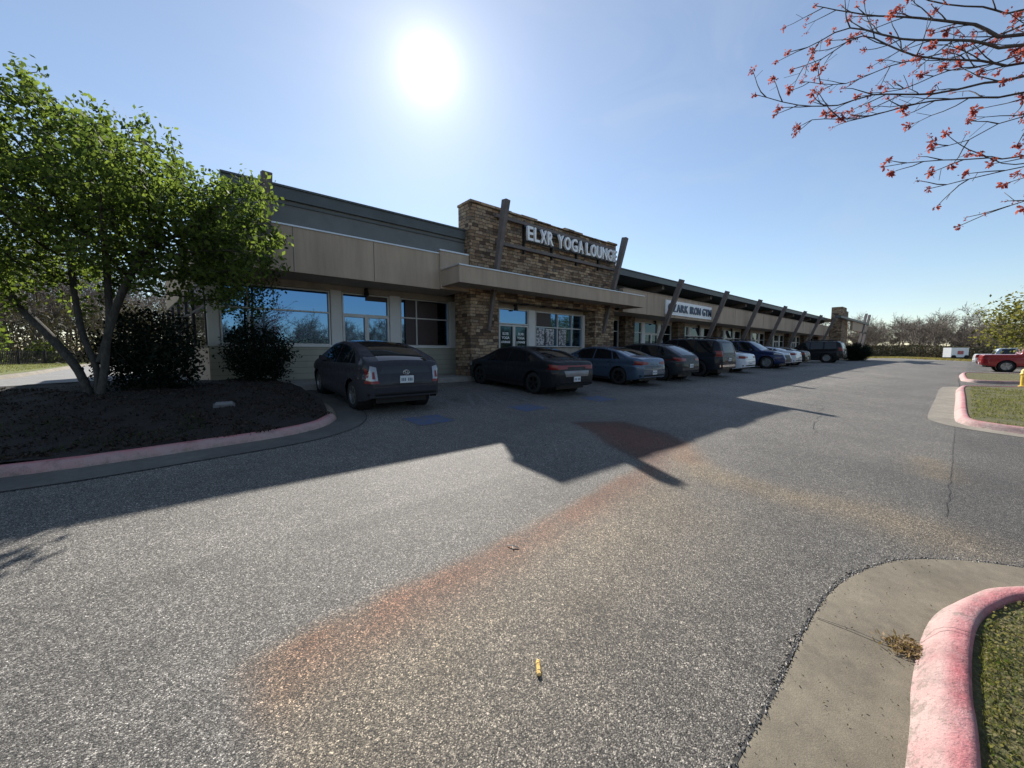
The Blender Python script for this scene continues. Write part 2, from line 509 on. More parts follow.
nz = smooth_noise(X, Y, 2.2, 3); nf = smooth_noise(X, Y, 9, 5)
pA = [(.0, 2.0), (.32, 2.09), (.63, 2.14), (1.15, 2.18), (1.93, 2.28), (2.88, 2.37), (3.84, 2.5), (5.01, 2.74), (5.6, 3.0)]
yA = np.interp(X, [p[0] for p in pA], [p[1] for p in pA])
below = yA - Y + nz*.035 + nf*.015                                # distance from the band's upper edge
endl = sm((X - .05 + nf*.03)/.22)                                 # the stain stops where an older pour begins
bandr = np.where(below < 0, np.exp(-(below/.07)**2), np.exp(-(below/.26)**2)) * endl*np.clip((5.6-X)/.8, 0, 1)
bandr *= .6 + .4*np.exp(-((X-3.5)/.9)**2) + .4*np.exp(-((X-1.2)/1.0)**2)
bandt = np.where(below < 0, np.exp(-(below/.09)**2), np.exp(-(below/1.15)**2)) * endl*np.clip((5.4-X)/1.8, 0, 1)
def inpoly(X, Y, P):
    o = np.zeros(X.shape, bool); j = len(P)-1
    for i in range(len(P)):
        (xi, yi), (xj, yj) = P[i], P[j]
        c = ((yi > Y) != (yj > Y)) & (X < (xj-xi)*(Y-yi)/((yj-yi) or 1e-9)+xi); o ^= c; j = i
    return o
tri = [(5.75, 4.85), (6.6, 4.4), (6.45, 3.45), (6.0, 2.9), (4.75, 2.8), (5.0, 3.45), (5.5, 4.2)]
dt = pdist(X, Y, tri+[tri[0]]); it = inpoly(X, Y, tri)
red = np.where(it, .55+.45*np.clip(dt/.25, 0, 1), .55*np.exp(-((dt+.03*nf)/.10)**2))
d3 = pdist(X, Y, [(5.9, 2.9), (5.2, 2.5), (4.9, 2.0), (4.92, 1.2), (5.12, .6), (5.0, .1)])
tan = 1.0*np.exp(-((d3+nz*.07+nf*.03)/(.32+.14*np.clip(1.4-Y, 0, 1)))**2)*(.75+.25*nf*.7)
spot = .55*np.exp(-((pdist(X, Y, [(7.4, .15), (8.4, .3)])+nz*.06)/.22)**2)
red2 = .5*np.exp(-((pdist(X, Y, [(6.2, 2.95), (5.3, 2.45)])+nz*.06)/.22)**2)
dark = np.where(it, 1., np.exp(-(dt/.12)**2))
rust = np.clip(.95*bandr*(.8+.25*nf) + red + red2*.8, 0, 1)
clay = np.clip(.85*bandt*(.85+.2*nz+.12*nf) + tan + spot + red2*.4, 0, 1)*(1-.8*it)
seamy = 3.36 + .03*nz + .012*nf
lift = .42 + .16*np.clip((Y-1.5)/3, 0, 1) + .05*nz + .26*np.clip((Y-seamy)/.05, 0, 1)*np.clip(1-(Y-seamy)/1.6, .35, 1)*np.clip((4.2-X)/1.5, 0, 1) - .10*np.exp(-((Y-seamy+.09)/.09)**2)*np.clip((3.4-X)/1., 0, 1)
lift += .12*np.clip((X-8)/10, 0, 1)
lift -= .12*(Y < .1)*(X > 5)
lift -= .5*dark + .22*bandr + .12*np.clip((1.9-Y), 0, 1)*np.clip((X-.1)/.5, 0, 1)
# tyre-polished lanes along the lot, blotches and oil drips in the bays
lift += .05*np.sin(Y*2.1+.4*nz)*np.clip((X-1)/6, 0, 1) + .09*smooth_noise(X, Y, .8, 31)
for k_ in range(46):
    ox, oy = rnd.uniform(4, 46), rnd.uniform(7.2, 11.2); rr0 = rnd.uniform(.06, .30)
    lift -= rnd.uniform(.25, .6)*np.exp(-((X-ox)**2+((Y-oy)*.8)**2)/rr0**2)
for k_ in range(14):
    ox, oy = rnd.uniform(0, 14), rnd.uniform(.6, 5.5); rr0 = rnd.uniform(.05, .16)
    lift -= rnd.uniform(.1, .3)*np.exp(-((X-ox)**2+((Y-oy)*.8)**2)/rr0**2)
lift = np.clip(lift, 0, 1)
at = lot.data.color_attributes.new('stain', 'FLOAT_COLOR', 'POINT')
arr = np.stack([rust, clay, lift, np.ones_like(lift)], 1).astype(np.float32)
at.data.foreach_set('color', arr.ravel())

# ------------------------------------------------------------------ ribbons that follow the ground (kerbs, gutters, painted lines)
def resample(pts, step):
    pts = [np.array(p, float) for p in pts]; out = []
    # Catmull-Rom for soft corners
    n = len(pts)
    for i in range(n-1):
        p0 = pts[max(i-1, 0)]; p1 = pts[i]; p2 = pts[i+1]; p3 = pts[min(i+2, n-1)]
        k = max(1, int(np.linalg.norm(p2-p1)/step))
        for j in range(k):
            t = j/k
            out.append(.5*((2*p1) + (-p0+p2)*t + (2*p0-5*p1+4*p2-p3)*t*t + (-p0+3*p1-3*p2+p3)*t**3))
    out.append(pts[-1]); return np.array(out)
def ribbon(name, pts, prof, mat, step=.25, kind='structure', zoff=0., zfun=None, caps=False):
    """prof: list of (sideways offset to the LEFT of travel, height above ground)"""
    P = resample(pts, step); T = np.gradient(P, axis=0); T /= np.linalg.norm(T, axis=1)[:, None]
    N = np.stack([-T[:, 1], T[:, 0]], 1)
    V = []
    for (o, h) in prof:
        Q = P + N*o
        z = (zfun or G)(Q[:, 0], Q[:, 1]) + h + zoff
        V.append(np.stack([Q[:, 0], Q[:, 1], z], 1))
    V = np.stack(V, 1); n, k = V.shape[:2]
    i = (np.arange(n-1)[:, None]*k + np.arange(k-1)[None, :]).ravel()
    F = np.stack([i, i+k, i+k+1, i+1], 1)
    o = mesh_np(name, V.reshape(-1, 3), F, mat, smooth=True)
    if name == 'kerb':
        q = np.linspace(0, 1, k); q = np.tile(q, n); ca_ = o.data.color_attributes.new('across', 'FLOAT_COLOR', 'POINT')
        ca_.data.foreach_set('color', np.stack([q, q, q, np.ones_like(q)], 1).astype(np.float32).ravel())
    if kind: tag(o, kind=kind)
    return o
def fill(name, pts, mat, h, step=.4, inset=0., kind='structure', hf=None):
    P = resample(pts, step)
    me = bpy.data.meshes.new(name); bm = bmesh.new()
    vs = [bm.verts.new((p[0], p[1], 0)) for p in P]
    f = bm.faces.new(vs)
    bmesh.ops.triangulate(bm, faces=[f])
    for _ in range(4):
        es = [e for e in bm.edges if e.calc_length() > 1.0]
        if not es: break
        bmesh.ops.subdivide_edges(bm, edges=es, cuts=1, use_grid_fill=False)
        bmesh.ops.triangulate(bm, faces=bm.faces[:])
    for v in bm.verts: v.co.z = g(v.co.x, v.co.y) + (hf(v.co.x, v.co.y) if hf else h)
    bmesh.ops.recalc_face_normals(bm, faces=bm.faces)
    bm.to_mesh(me); bm.free()
    o = newobj(name, me, mat, smooth=True)
    if kind: tag(o, kind=kind)
    return o

def offset(pts, o):
    P = resample(pts, .3); T = np.gradient(P, axis=0); T /= np.linalg.norm(T, axis=1)[:, None]
    return [tuple(p) for p in P + np.stack([-T[:, 1], T[:, 0]], 1)*o]
KERB = [(-.015, .002), (.01, .022), (.04, .065), (.075, .108), (.105, .129), (.135, .137), (.175, .139), (.20, .134), (.212, .115), (.215, .0)]
GUT = [(-.44, .006), (-.42, .010), (-.2, .006), (-.03, .009), (0, .012)]
# near island at the right foot of the picture (travel so that the island is on the left)
near_out = [(4.65, -9.), (4.62, -3.), (4.56, -1.2), (4.32, -.50), (3.97, -.17), (3.66, -.035), (3.38, .04), (3.04, .075), (2.56, .08), (2.04, .06), (0., .05), (-4., .05), (-12., .05)]
ribbon('kerb', near_out, [(a*.85, b) for a, b in KERB], M['kerb'], .05)
ribbon('gutter', near_out, [(-.425, .007), (-.40, .012), (-.2, .006), (-.05, .010), (.01, .012)], M['concrete'], .06)
inner = [(4.54, -9.), (4.52, -3.), (4.46, -1.25), (4.28, -.62), (3.9, -.33), (3.62, -.20), (3.36, -.145), (3.0, -.115), (2.5, -.12), (2., -.14), (-12, -.15), (-12, -9.)]
fill('lawn', [p for p in offset(near_out, .165)] + [(-12, -9.)], M['grass'], .10, .3)
# joint across the gutter
n_ = 5200; Pe = resample([np.array(p) for p in offset(near_out, -.43)], .02); ii = rng.integers(0, len(Pe), n_)
cx_ = Pe[ii] + rng.normal(0, .011, (n_, 2)); sz = rng.uniform(.0025, .0065, (n_, 1))
tet = np.array([[1, 1, 1], [1, -1, -1], [-1, 1, -1], [-1, -1, 1]])[None]*sz[:, None]; C3 = np.stack([cx_[:, 0], cx_[:, 1], G(cx_[:, 0], cx_[:, 1])+.008], 1)
Vt = (C3[:, None]+tet+rng.normal(0, .0012, (n_, 4, 3))).reshape(-1, 3); bt = (np.arange(n_)*4)[:, None, None]; Ft = (bt+np.array([[0, 1, 2], [0, 3, 1], [0, 2, 3], [1, 3, 2]])[None]).reshape(-1, 3)
tg_ = NT('loose_aggregate'); gg_ = tg_.new('ShaderNodeNewGeometry'); tg_.col(tg_.ramp(gg_.outputs['Random Per Island'], [(0, (.03, .03, .03)), (.8, (.13, .125, .12)), (1, (.35, .33, .3))])); tg_.set(Roughness=.9)
tag(mesh_np('loose_gravel', Vt, Ft, tg_.m), 'loose dark aggregate crumbled along the rim between asphalt and concrete gutter', 'gravel', kind='stuff')
jp = [(2.775, .49), (2.80, .40), (2.82, .30), (2.83, .18), (2.88, .08), (2.95, .03)]
ribbon('gutter_joint', jp, [(-.003, .0125), (.003, .0125)], M['seam'], .05, zoff=.004)
ribbon('kerb_joint', [(2.985, .12), (3.03, .0), (3.06, -.12)], [(-.0025, 0), (.0025, 0)], M['seam'], .03, zoff=.004,
       zfun=lambda x, y: G(x, y) + np.interp(.075 - y, [0, .017, .047, .077, .11, .2], [.01, .055, .11, .134, .147, .147]))
# dark gap where the asphalt meets the gutter
eo = [(p[0]+rnd.uniform(-.004, .004), p[1]+rnd.uniform(-.004, .004)) for p in offset(near_out, -.43)]
ribbon('asphalt_edge', eo, [(-.006, .0), (.006, .0)], M['seam'], .06, zoff=.009)

# first island beyond the side drive
isl1 = [(13.2, -12.), (12.75, -3.), (12.7, -1.2), (12.86, -.3), (13.2, .02), (14.2, .14), (19., .2), (23.5, .24), (24.6, .0), (25.6, -.9), (27.2, -3.2), (30., -7.)]
ribbon('kerb', isl1, [(-a if False else a*-1, b) for a, b in KERB], M['kerb'], .15)
ribbon('gutter', isl1, [(.44, .007), (.3, .006), (.05, .010), (-.01, .012)], concrete_mat('pale_concrete', (.17, .15, .12), (.27, .24, .19)), .2)
isl1f = [(13.4, -12.), (12.96, -3.), (12.9, -1.2), (13.04, -.44), (13.3, -.17), (14.2, -.06), (19., 0.), (23.4, .04), (24.4, -.13), (25.4, -1.0), (27., -3.3), (29.6, -7.), (29.6, -12.)]
fill('lawn', isl1f, M['grass'], .115, .4)
ribbon('kerb', [(34.5, -8.), (30.5, -3.), (28.7, -.6), (28.9, .05), (30., .2), (35.5, .28), (36.8, -.1), (38., -1.2), (41, -5)], [(-a, b) for a, b in KERB], M['kerb'], .2)
fill('lawn', [(34.7, -8.), (30.7, -3.1), (28.95, -.7), (29.1, -.1), (30., .0), (35.4, .07), (36.6, -.25), (37.8, -1.3), (40.8, -5), (40.8, -8)], M['grass'], .115, .5)
# left island by the building
KERB2 = [(0, .004), (.015, .04), (.04, .08), (.07, .10), (.10, .11), (.15, .112), (.17, .10), (.24, .07)]

isl = [(-14., 6.35), (-6., 6.33), (-1.5, 6.32), (-.8, 6.33), (.1, 6.45), (1.1, 6.62), (1.72, 6.95), (2.1, 7.5), (2.28, 8.3), (2.3, 9.5), (2.18, 11.2), (2.08, 11.6)]
i_k = 6
ribbon('kerb', isl[:8], KERB2, M['kerb'], .12)
ribbon('kerb', isl[7:], KERB2, M['concrete'], .12)
ribbon('gutter', isl, [(-.5, .007), (-.3, .008), (-.03, .010), (.01, .012)], concrete_mat('dirty_gutter', (.07, .066, .058), (.13, .122, .105)), .2)
ribbon('asphalt_edge', offset(isl, -.51), [(-.007, .0), (.007, .0)], M['seam'], .2, zoff=.010)
def mulch_h(x, y):
    t = float(sm((y-6.5)/4.5)); base = .10 + .21*t*(1 - .5*float(sm((y-9)/5)))
    return base + .02*math.sin(x*5.1+y*3.3) + .015*math.sin(x*11-y*7)
islf = [(-14., 6.53), (-6., 6.51), (-1.5, 6.5), (-.8, 6.51), (.06, 6.63), (1.0, 6.79), (1.6, 7.05), (1.92, 7.55), (2.09, 8.3), (2.11, 9.5), (1.99, 11.2), (1.9, 12.3), (1.9, 13.79), (.4, 13.79), (-.4, 14.6), (-2.3, 14.8), (-5.5, 12.6), (-14, 11.)]
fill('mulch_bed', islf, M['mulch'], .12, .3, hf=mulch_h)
# side drive behind the island and its far kerb
fill('side_drive', [(-26., 10.9), (-14, 10.9), (-5.5, 12.4), (-2.3, 14.6), (-.3, 14.5), (.3, 15), (-.2, 60), (-5.5, 60), (-5.4, 40), (-4.9, 24), (-5.6, 20.6), (-8, 18.4), (-14, 16.6), (-26, 16)], concrete_mat('worn_drive', (.16, .155, .145), (.24, .235, .22)), .03, .8)
dk = [(-26, 16), (-14, 16.6), (-8, 18.4), (-5.6, 20.6), (-4.9, 24), (-5.4, 40), (-5.5, 60)]
ribbon('kerb', dk, [(a, b+.03) for a, b in KERB], M['concrete'], .3)
fill('lawn', [(-26, 16.2), (-14, 16.8), (-8.1, 18.6), (-5.8, 20.8), (-5.12, 24), (-5.62, 40), (-5.8, 60), (-26, 60)], grass_ground('sunny_verge', (.10, .13, .02), (.19, .19, .05)), .13, 1.2)

# sidewalk in front of the shops
side = MB()
prof = [(11.62, .02), (11.62, .72), (11.66, .735), (13.9, .75), (13.9, .2)]
side.add([(x, y, z) for x in (2.0, 78) for (y, z) in prof], [(0, 1, 6, 5), (1, 2, 7, 6), (2, 3, 8, 7), (3, 4, 9, 8), (0, 5, 9, 4), (0, 4, 3, 2, 1), (5, 6, 7, 8, 9)])
sw = side.build('sidewalk', M['sidewalk']); tag(sw, kind='structure')

# painted blue squares and faint bay lines, cracks
def quadstrip(name, x0, x1, y0, y1, mat, h=.004, n=6, skew=0.):
    V = []; F = []
    for i in range(n+1):
        t = i/n; y = y0+(y1-y0)*t
        for x in (x0, x1):
            V.append((x+skew*t, y, g(x+skew*t, y)+h))
    for i in range(n): F.append((2*i, 2*i+1, 2*i+3, 2*i+2))
    o = mesh_np(name, V, F, mat); tag(o, kind='structure'); return o
for (a, b) in ((3.12, 3.88), (5.68, 6.42), (8.35, 9.15)):
    quadstrip('painted_square', a, b, 6.24, 6.95, M['blue_paint'], .005)
for x in (4.85, 7.15, 7.9-2.9+4.9, 12.4, 15.1, 17.8, 20.7, 23.5, 26.3, 29.1, 31.9, 34.7, 37.5, 40.3, 43.1, 45.9):
    quadstrip('bay_line', x-.05, x+.05, 6.9, 11.5, M['stripe'], .004)
for i in range(5):
    quadstrip('bay_line', 5.0+i*.42, 5.1+i*.42, 7.3, 9.3, M['stripe'], .004, skew=1.1-.1*i if i < 3 else .5)
def wander(a, b, n, amp, seed):
    r_ = random.Random(seed); out = []
    for i in range(n+1):
        t = i/n; out.append((a[0]+(b[0]-a[0])*t + r_.uniform(-amp, amp)*(0 < i < n), a[1]+(b[1]-a[1])*t + r_.uniform(-amp, amp)*(0 < i < n)))
    return out
ribbon('crack', wander((5.6, .05), (12.6, .1), 40, .016, 1), [(-.0022, 0), (.0022, 0)], M['seam'], .2, zoff=.005)
ribbon('crack', wander((12.6, .1), (40, .35), 20, .03, 2), [(-.012, 0), (.012, 0)], M['seam'], .6, zoff=.005)
0 and ribbon('crack', wander((-3, 3.1), (3.2, 3.44), 18, .03, 3), [(-.003, 0), (.003, 0)], M['seam'], .2, zoff=.005)
ribbon('crack', wander((13.5, 4.6), (30, 2.), 30, .1, 4), [(-.006, 0), (.006, 0)], M['seam'], .4, zoff=.005)
ribbon('crack', wander((18, .4), (26, 6.5), 26, .12, 5), [(-.006, 0), (.006, 0)], M['seam'], .4, zoff=.005)
ribbon('crack', wander((9, 1.8), (16, 3.), 26, .08, 6), [(-.004, 0), (.004, 0)], M['seam'], .3, zoff=.005)

# ------------------------------------------------------------------ the shopping centre
bld = empty('shopping_centre', (34, 18, .7))
tag(bld, 'long low tan shopping centre with stone entrance tower and leaning roof beams', 'building')
P_ = bld
FY = 13.8
# core wall and lower walls
B('wall', M['tan_light'], P_, (.75, 69, 14.15, 26, .2, 5.4))
B('siding_wall', M['siding'], P_, (.55, 9.6, FY, 14.12, .3, 1.80))
B('window_sill', M['post'], P_, (.52, 4.1, FY-.05, FY+.03, 1.80, 1.86)); B('window_sill', M['post'], P_, (6.21, 9.6, FY-.05, FY+.03, 1.80, 1.86))
B('header_wall', M['tan_light'], P_, (.5, 9.6, FY-.02, 14.12, 3.66, 3.86))
B('soffit', M['tan_light'], P_, (.4, 8.05, 12.22, 14.12, 3.86, 3.93))
for x0, x1 in ((.53, .80), (3.78, 4.13), (5.80, 6.2), (8.31, 8.64)):
    B('post', M['post'], P_, (x0, x1, FY-.06, 14.0, .72 if x0 > 3 and x0 < 6 else 1.84, 3.68), bevel=.01)
def window(x0, x1, z0, z1, mull=(), bars=(), gm='glass', y=FY, fr='frame', w=.045):
    m = MB()
    m.box(x0, x1, y-.02, y+.05, z0, z0+w); m.box(x0, x1, y-.02, y+.05, z1-w, z1)
    m.box(x0, x0+w, y-.022, y+.05, z0, z1); m.box(x1-w, x1, y-.022, y+.05, z0, z1)
    for a in mull: m.box(a-w/2, a+w/2, y-.024, y+.05, z0, z1)
    for b in bars: m.box(x0, x1, y-.018, y+.05, b-w/2, b+w/2)
    f = m.build('window', M[fr], P_)
    B('pane', M[gm], f, (x0+.02, x1-.02, y+.055, y+.075, z0+.01, z1-.01))
    return f
def door(x0, x1, z0, z1, gm='glass', y=FY, fr='frame', leaves=2):
    m = MB(); w = .07
    step = (x1-x0)/leaves
    for i in range(leaves):
        a, b = x0+i*step, x0+(i+1)*step
        m.box(a, a+w, y-.03, y+.04, z0, z1); m.box(b-w, b, y-.03, y+.04, z0, z1)
        m.box(a, b, y-.028, y+.04, z0, z0+.16); m.box(a, b, y-.028, y+.04, z1-w, z1)
    f = m.build('door', M[fr], P_)
    B('pane', M[gm], f, (x0+.03, x1-.03, y+.045, y+.06, z0+.1, z1-.03))
    h = MB()
    for i in range(leaves-1):
        c = x0+(i+1)*step
        for s in (-.1, .1): h.tube([(c+s, y-.08, z0+.85), (c+s, y-.08, z0+1.25)], .014, 6)
    if leaves > 1: h.build('handle', M['frame'], f)
    return f
window(.82, 3.76, 1.86, 3.64, (1.5, ), (2.93,))
window(4.15, 5.78, 2.9, 3.64)
door(4.15, 5.78, .75, 2.9)
window(6.22, 8.29, 1.86, 3.64, (6.87,), (2.92,))
window(8.66, 9.4, 1.86, 3.64, (), (2.92,))
for nm, bx in (('window_cover', (6.42, 6.83, FY-.01, FY+.02, 1.9, 3.6)), ('window_cover', (6.92, 7.78, FY-.012, FY+.02, 1.9, 3.55)), ('window_cover', (4.98, 5.72, FY-.01, FY+.02, 3.44, 3.62))):
    B(nm, M['cover'], P_, bx)
# angled glazed side wall at the left end
dx, dy = -.09, .996
def sidepanel(m, t0, t1, z0, z1, th=.06, off=0.):
    a = (.53+dx*t0, FY+dy*t0); b = (.53+dx*t1, FY+dy*t1); n = (dy*th, -dx*th); o = (-dy*off, dx*off)
    return m.hexa([(a[0]+o[0], a[1]+o[1], z0), (a[0]+n[0]+o[0], a[1]+n[1]+o[1], z0), (b[0]+n[0]+o[0], b[1]+n[1]+o[1], z0), (b[0]+o[0], b[1]+o[1], z0),
                   (a[0]+o[0], a[1]+o[1], z1), (a[0]+n[0]+o[0], a[1]+n[1]+o[1], z1), (b[0]+n[0]+o[0], b[1]+n[1]+o[1], z1), (b[0]+o[0], b[1]+o[1], z1)])
sidepanel(sidepanel(MB(), .0, 12, .3, 1.75, .15), 0, 12, 3.7, 5.05, .15).build('side_wall', M['tan'], P_)
m = MB()
for t in (.3, 2.9, 4.7, 7.2, 9.5, 11.9): sidepanel(m, t, t+.09, 1.75, 3.7, .1, .012)
sidepanel(m, 0.05, 12, 1.75, 1.82, .1, .01); sidepanel(m, 0.05, 12, 3.63, 3.7, .1, .01); sidepanel(m, 0.05, 12, 2.9, 2.97, .1, .011)
wf = m.build('window', M['frame_dark'], P_)
sidepanel(MB(), .3, 12, 1.76, 3.69, .02, -.03).build('pane', M['glass'], wf)
# fascia bands
B('fascia', M['tan'], P_, (.3, 6.87, 12.0, 12.25, 3.80, 5.0))
B('fascia', M['tan'], P_, (6.87, 8.1, 11.93, 12.25, 3.82, 5.10))
B('fascia', M['tan'], P_, (17.85, 66, 12.0, 12.25, 3.78, 5.0))
for x_ in [2.4, 4.6] + [20.2+3.2*i_ for i_ in range(15)]: B('control_joint', M['beam'], P_, (x_-.008, x_+.008, 11.992, 12.01, 3.82, 4.99))
B('fascia_return', M['tan'], P_, (.3, .55, 12.25, 14.5, 3.80, 4.99))
B('coping', M['cap'], P_, (.27, 6.87, 11.97, 12.3, 5.0, 5.04), (6.84, 8.1, 11.90, 12.3, 5.10, 5.15))
B('coping', M['tan'], P_, (17.9, 66, 11.97, 12.3, 5.0, 5.035))
B('ledge', M['clere'], P_, (.35, 8.1, 12.25, 14.2, 4.9, 4.97), (17.0, 66, 12.25, 14.2, 4.9, 4.97))
B('soffit', M['tan_light'], P_, (17.0, 66, 12.25, 14.12, 3.80, 3.87))
# clerestory + roof
B('clerestory', M['clere'], P_, (1.3, 66, 13.75, 14.14, 4.97, 5.62))
B('parapet_panel', M['band'], P_, (1.0, 8.04, 12.2, 12.3, 4.9, 5.73))
B('parapet_return', M['band'], P_, (1.0, 1.1, 12.3, 14.2, 4.9, 5.72))
B('batten', M['roof'], P_, (1.0, 8.04, 12.165, 12.2, 5.60, 5.64))
def roof_piece(x0, x1):
    m = MB()
    m.hexa([(x0, 12.18, 5.74), (x1, 12.18, 5.74), (x1, 26.5, 5.30), (x0, 26.5, 5.30), (x0, 12.18, 6.0), (x1, 12.18, 6.0), (x1, 26.5, 5.56), (x0, 26.5, 5.56)])
    r_ = m.build('roof', M['roof'], P_)
    B('roof_edge', M['roof'], r_, (x0, x1, 12.12, 12.18, 5.72, 6.02))
    B('drip_edge', M['roof'], r_, (x0-.01, x1+.01, 12.08, 12.3, 6.02, 6.07))
    return r_
roof_piece(.9, 8.04); roof_piece(16.92, 66.5)
B('roof', M['roof'], P_, (8.04, 16.92, 12.62, 26.4, 5.35, 5.52))
# brackets (outriggers) under the eave
for i in range(7):
    x = 22.75 + 6.85*i
    MB().hexa([(x-.13, 12.45, 5.52), (x+.13, 12.45, 5.52), (x+.13, 13.75, 5.1), (x-.13, 13.75, 5.1), (x-.13, 12.45, 5.73), (x+.13, 12.45, 5.73), (x+.13, 13.75, 5.69), (x-.13, 13.75, 5.69)]).build('bracket', M['beam'], P_)
for x in ():
    MB().hexa([(x-.13, 12.45, 5.52), (x+.13, 12.45, 5.52), (x+.13, 13.75, 5.1), (x-.13, 13.75, 5.1), (x-.13, 12.45, 5.73), (x+.13, 12.45, 5.73), (x+.13, 13.75, 5.69), (x-.13, 13.75, 5.69)]).build('bracket', M['beam'], P_)
# stone entrance tower with a ragged stepped top
tw = MB()
tw.box(8.05, 9.35, 11.85, 12.9, .6, 3.84); tw.box(15.35, 16.85, 11.85, 12.9, .6, 3.84)
tw.box(9.35, 15.35, 11.87, 12.45, 3.62, 3.84)
tw.box(8.05, 16.9, 11.85, 12.6, 3.84, 6.98)
tower = tw.build('stone_tower', M['stone'], P_)
m = MB(); r2 = random.Random(5); x = 8.03
while x < 16.9:
    w = r2.uniform(.5, 1.1); x1 = min(x+w, 16.95); h = r2.uniform(.02, .09)
    m.box(x, x1-.015, 11.80-r2.uniform(0, .03), 12.65, 6.98, 6.99+h); x = x1
m.build('coping_stone', M['stone'], tower)
B('coping', M['cap'], tower, (8.2, 8.9, 11.86, 12.6, 7.07, 7.09))
# canopy over the entrance
cn = MB().box(6.92, 17.88, 10.8, 11.05, 3.90, 4.44).box(6.92, 7.17, 11.05, 12.0, 3.90, 4.44).box(17.63, 17.88, 11.05, 12.0, 3.90, 4.44).build('canopy', M['tan'], P_)
B('coping', M['cap'], cn, (6.89, 17.91, 10.77, 11.08, 4.44, 4.48), (6.89, 7.2, 11.08, 12.0, 4.44, 4.475), (17.6, 17.91, 11.08, 12.0, 4.44, 4.475))
B('soffit', M['tan_light'], cn, (7.17, 17.63, 11.05, 11.85, 3.95, 4.0), (7.17, 8.05, 11.85, 12.0, 3.95, 4.0), (16.9, 17.63, 11.85, 12.0, 3.95, 4.0))
B('canopy_roof', M['clere'], cn, (7.17, 17.63, 11.05, 11.84, 4.34, 4.38))
# entrance storefront inside the tower
YY = 12.5
B('entry_wall', M['tan_light'], P_, (9.35, 15.35, YY+.1, YY+.35, 3.44, 3.72), (11.95, 15.15, YY+.1, YY+.3, .7, 1.86))
B('entry_ceiling', M['tan_light'], P_, (9.35, 15.35, 12.45, 13.2, 3.70, 3.83))
B('entry_panel', M['black'], P_, (9.35, 15.35, 12.95, 13.1, .7, 3.7))
for a, b in ((9.62, 9.84), (11.52, 11.90), (15.15, 15.33)):
    B('post', M['post'], P_, (a, b, YY-.03, YY+.3, .74, 3.46), bevel=.01)
window(9.86, 11.5, 2.80, 3.44, y=YY); window(11.92, 15.13, 1.88, 3.44, (13.35, 14.35), (2.76,), y=YY)
d = door(9.86, 11.5, .76, 2.78, 'glass_dark', YY, 'frame')
B('window_cover', M['cover'], P_, (11.98, 12.9, YY-.01, YY+.02, 2.8, 3.4))
for a, b in ((12.0, 12.5), (12.58, 13.12), (13.46, 13.95)):
    B('poster', M['poster'], P_, (a, b, YY-.01, YY+.02, 1.95, 2.7))

def text(body, x, y, z, h, mat, parent, depth=.05, bold=.0, sx=1., name='letter', width=None, align='LEFT', sp=1.0):
    cu = bpy.data.curves.new('letter_curve', 'FONT'); cu.body = body; cu.size = h/.70; cu.extrude = depth/2; cu.offset = bold
    cu.align_x = align; cu.space_character = sp; cu.resolution_u = 4
    o = bpy.data.objects.new('letter_curve', cu); COL.objects.link(o)
    dg = bpy.context.evaluated_depsgraph_get(); dg.update()
    me = bpy.data.meshes.new_from_object(o.evaluated_get(dg)); bpy.data.objects.remove(o); bpy.data.curves.remove(cu)
    V = np.array([v.co[:] for v in me.vertices]); lo, hi = V[:, 0].min(), V[:, 0].max()
    if width: sx = width/(hi-lo)
    for v in me.vertices:
        cx = (v.co.x-(lo if align == 'LEFT' else 0))*sx
        v.co = Vector((x+cx, y - v.co.z, z+v.co.y))
    me.name = name
    return newobj(name, me, mat, parent), (hi-lo)*sx
for i, (a, b) in enumerate(((9.93, .62), (10.78, .62))):
    for j, (s_, hh) in enumerate((('ELXR', .10), ('YOGA', .10), ('LOUNGE', .085))):
        text(s_, a+.33, YY+.035, 2.36-.17*j, hh, M['letter_white'], d, .006, .003, name='door_lettering', align='CENTER')
# leaning beams
def beam(top, bot, w=.26, w2=.13, lab=None):
    b_ = MB().bar(bot, top, w2*.9, w2, w*.8, w, side=(1, 0, 0)).build('leaning_beam', M['beam'], P_, bevel=.01)
    return b_
beam((9.2, 11.2, 7.14), (8.85, 11.83, 2.45), .27, .12)
beam((16.72, 11.2, 7.2), (15.95, 11.84, 2.6), .27, .14)
beam((1.78, 11.5, 6.06), (1.74, 12.0, 3.9), .28, .2)
for k in range(7):
    X0 = 22.2 + 6.54*k
    beam((X0, 11.0, 5.84), (X0, 12.9, .74), .27, .2)
# right-hand shops
def bay(x0, x1, gm='glass_dark'):
    z1 = 3.58; w = x1-x0
    a = x0+.12; b = x0+w*.27; c = x0+w*.34; d_ = x0+w*.64; e = x0+w*.71; f = x1-.12
    window(a, b, 1.86, z1, (), (2.9,), gm); window(e, f, 1.86, z1, (), (2.9,), gm)
    window(c, d_, 2.88, z1, (), (), gm); door(c, d_, .76, 2.86, gm)
    B('lower_wall', M['siding'], P_, (x0, b+.02, FY, 14.1, .3, 1.86)); B('lower_wall', M['siding'], P_, (e-.02, x1, FY, 14.1, .3, 1.86))
    B('header_wall', M['tan_light'], P_, (x0, x1, FY-.01, 14.1, z1, 3.82))
    for p, q in ((b+.01, c-.01), (d_+.01, e-.01)): B('post', M['post'], P_, (p, q, FY-.05, 14.05, .74, z1), bevel=.01)
PX = [20.15+6.45*k for k in range(8)]
for k, x in enumerate(PX):
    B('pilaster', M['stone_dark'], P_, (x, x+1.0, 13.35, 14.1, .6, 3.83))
    if k < 7: bay(x+1.0, x+6.45)
B('header_wall', M['tan_light'], P_, (16.9, 20.15, FY-.01, 14.1, 3.58, 3.82))
B('lower_wall', M['siding'], P_, (16.9, 20.15, FY, 14.1, .3, 1.86))
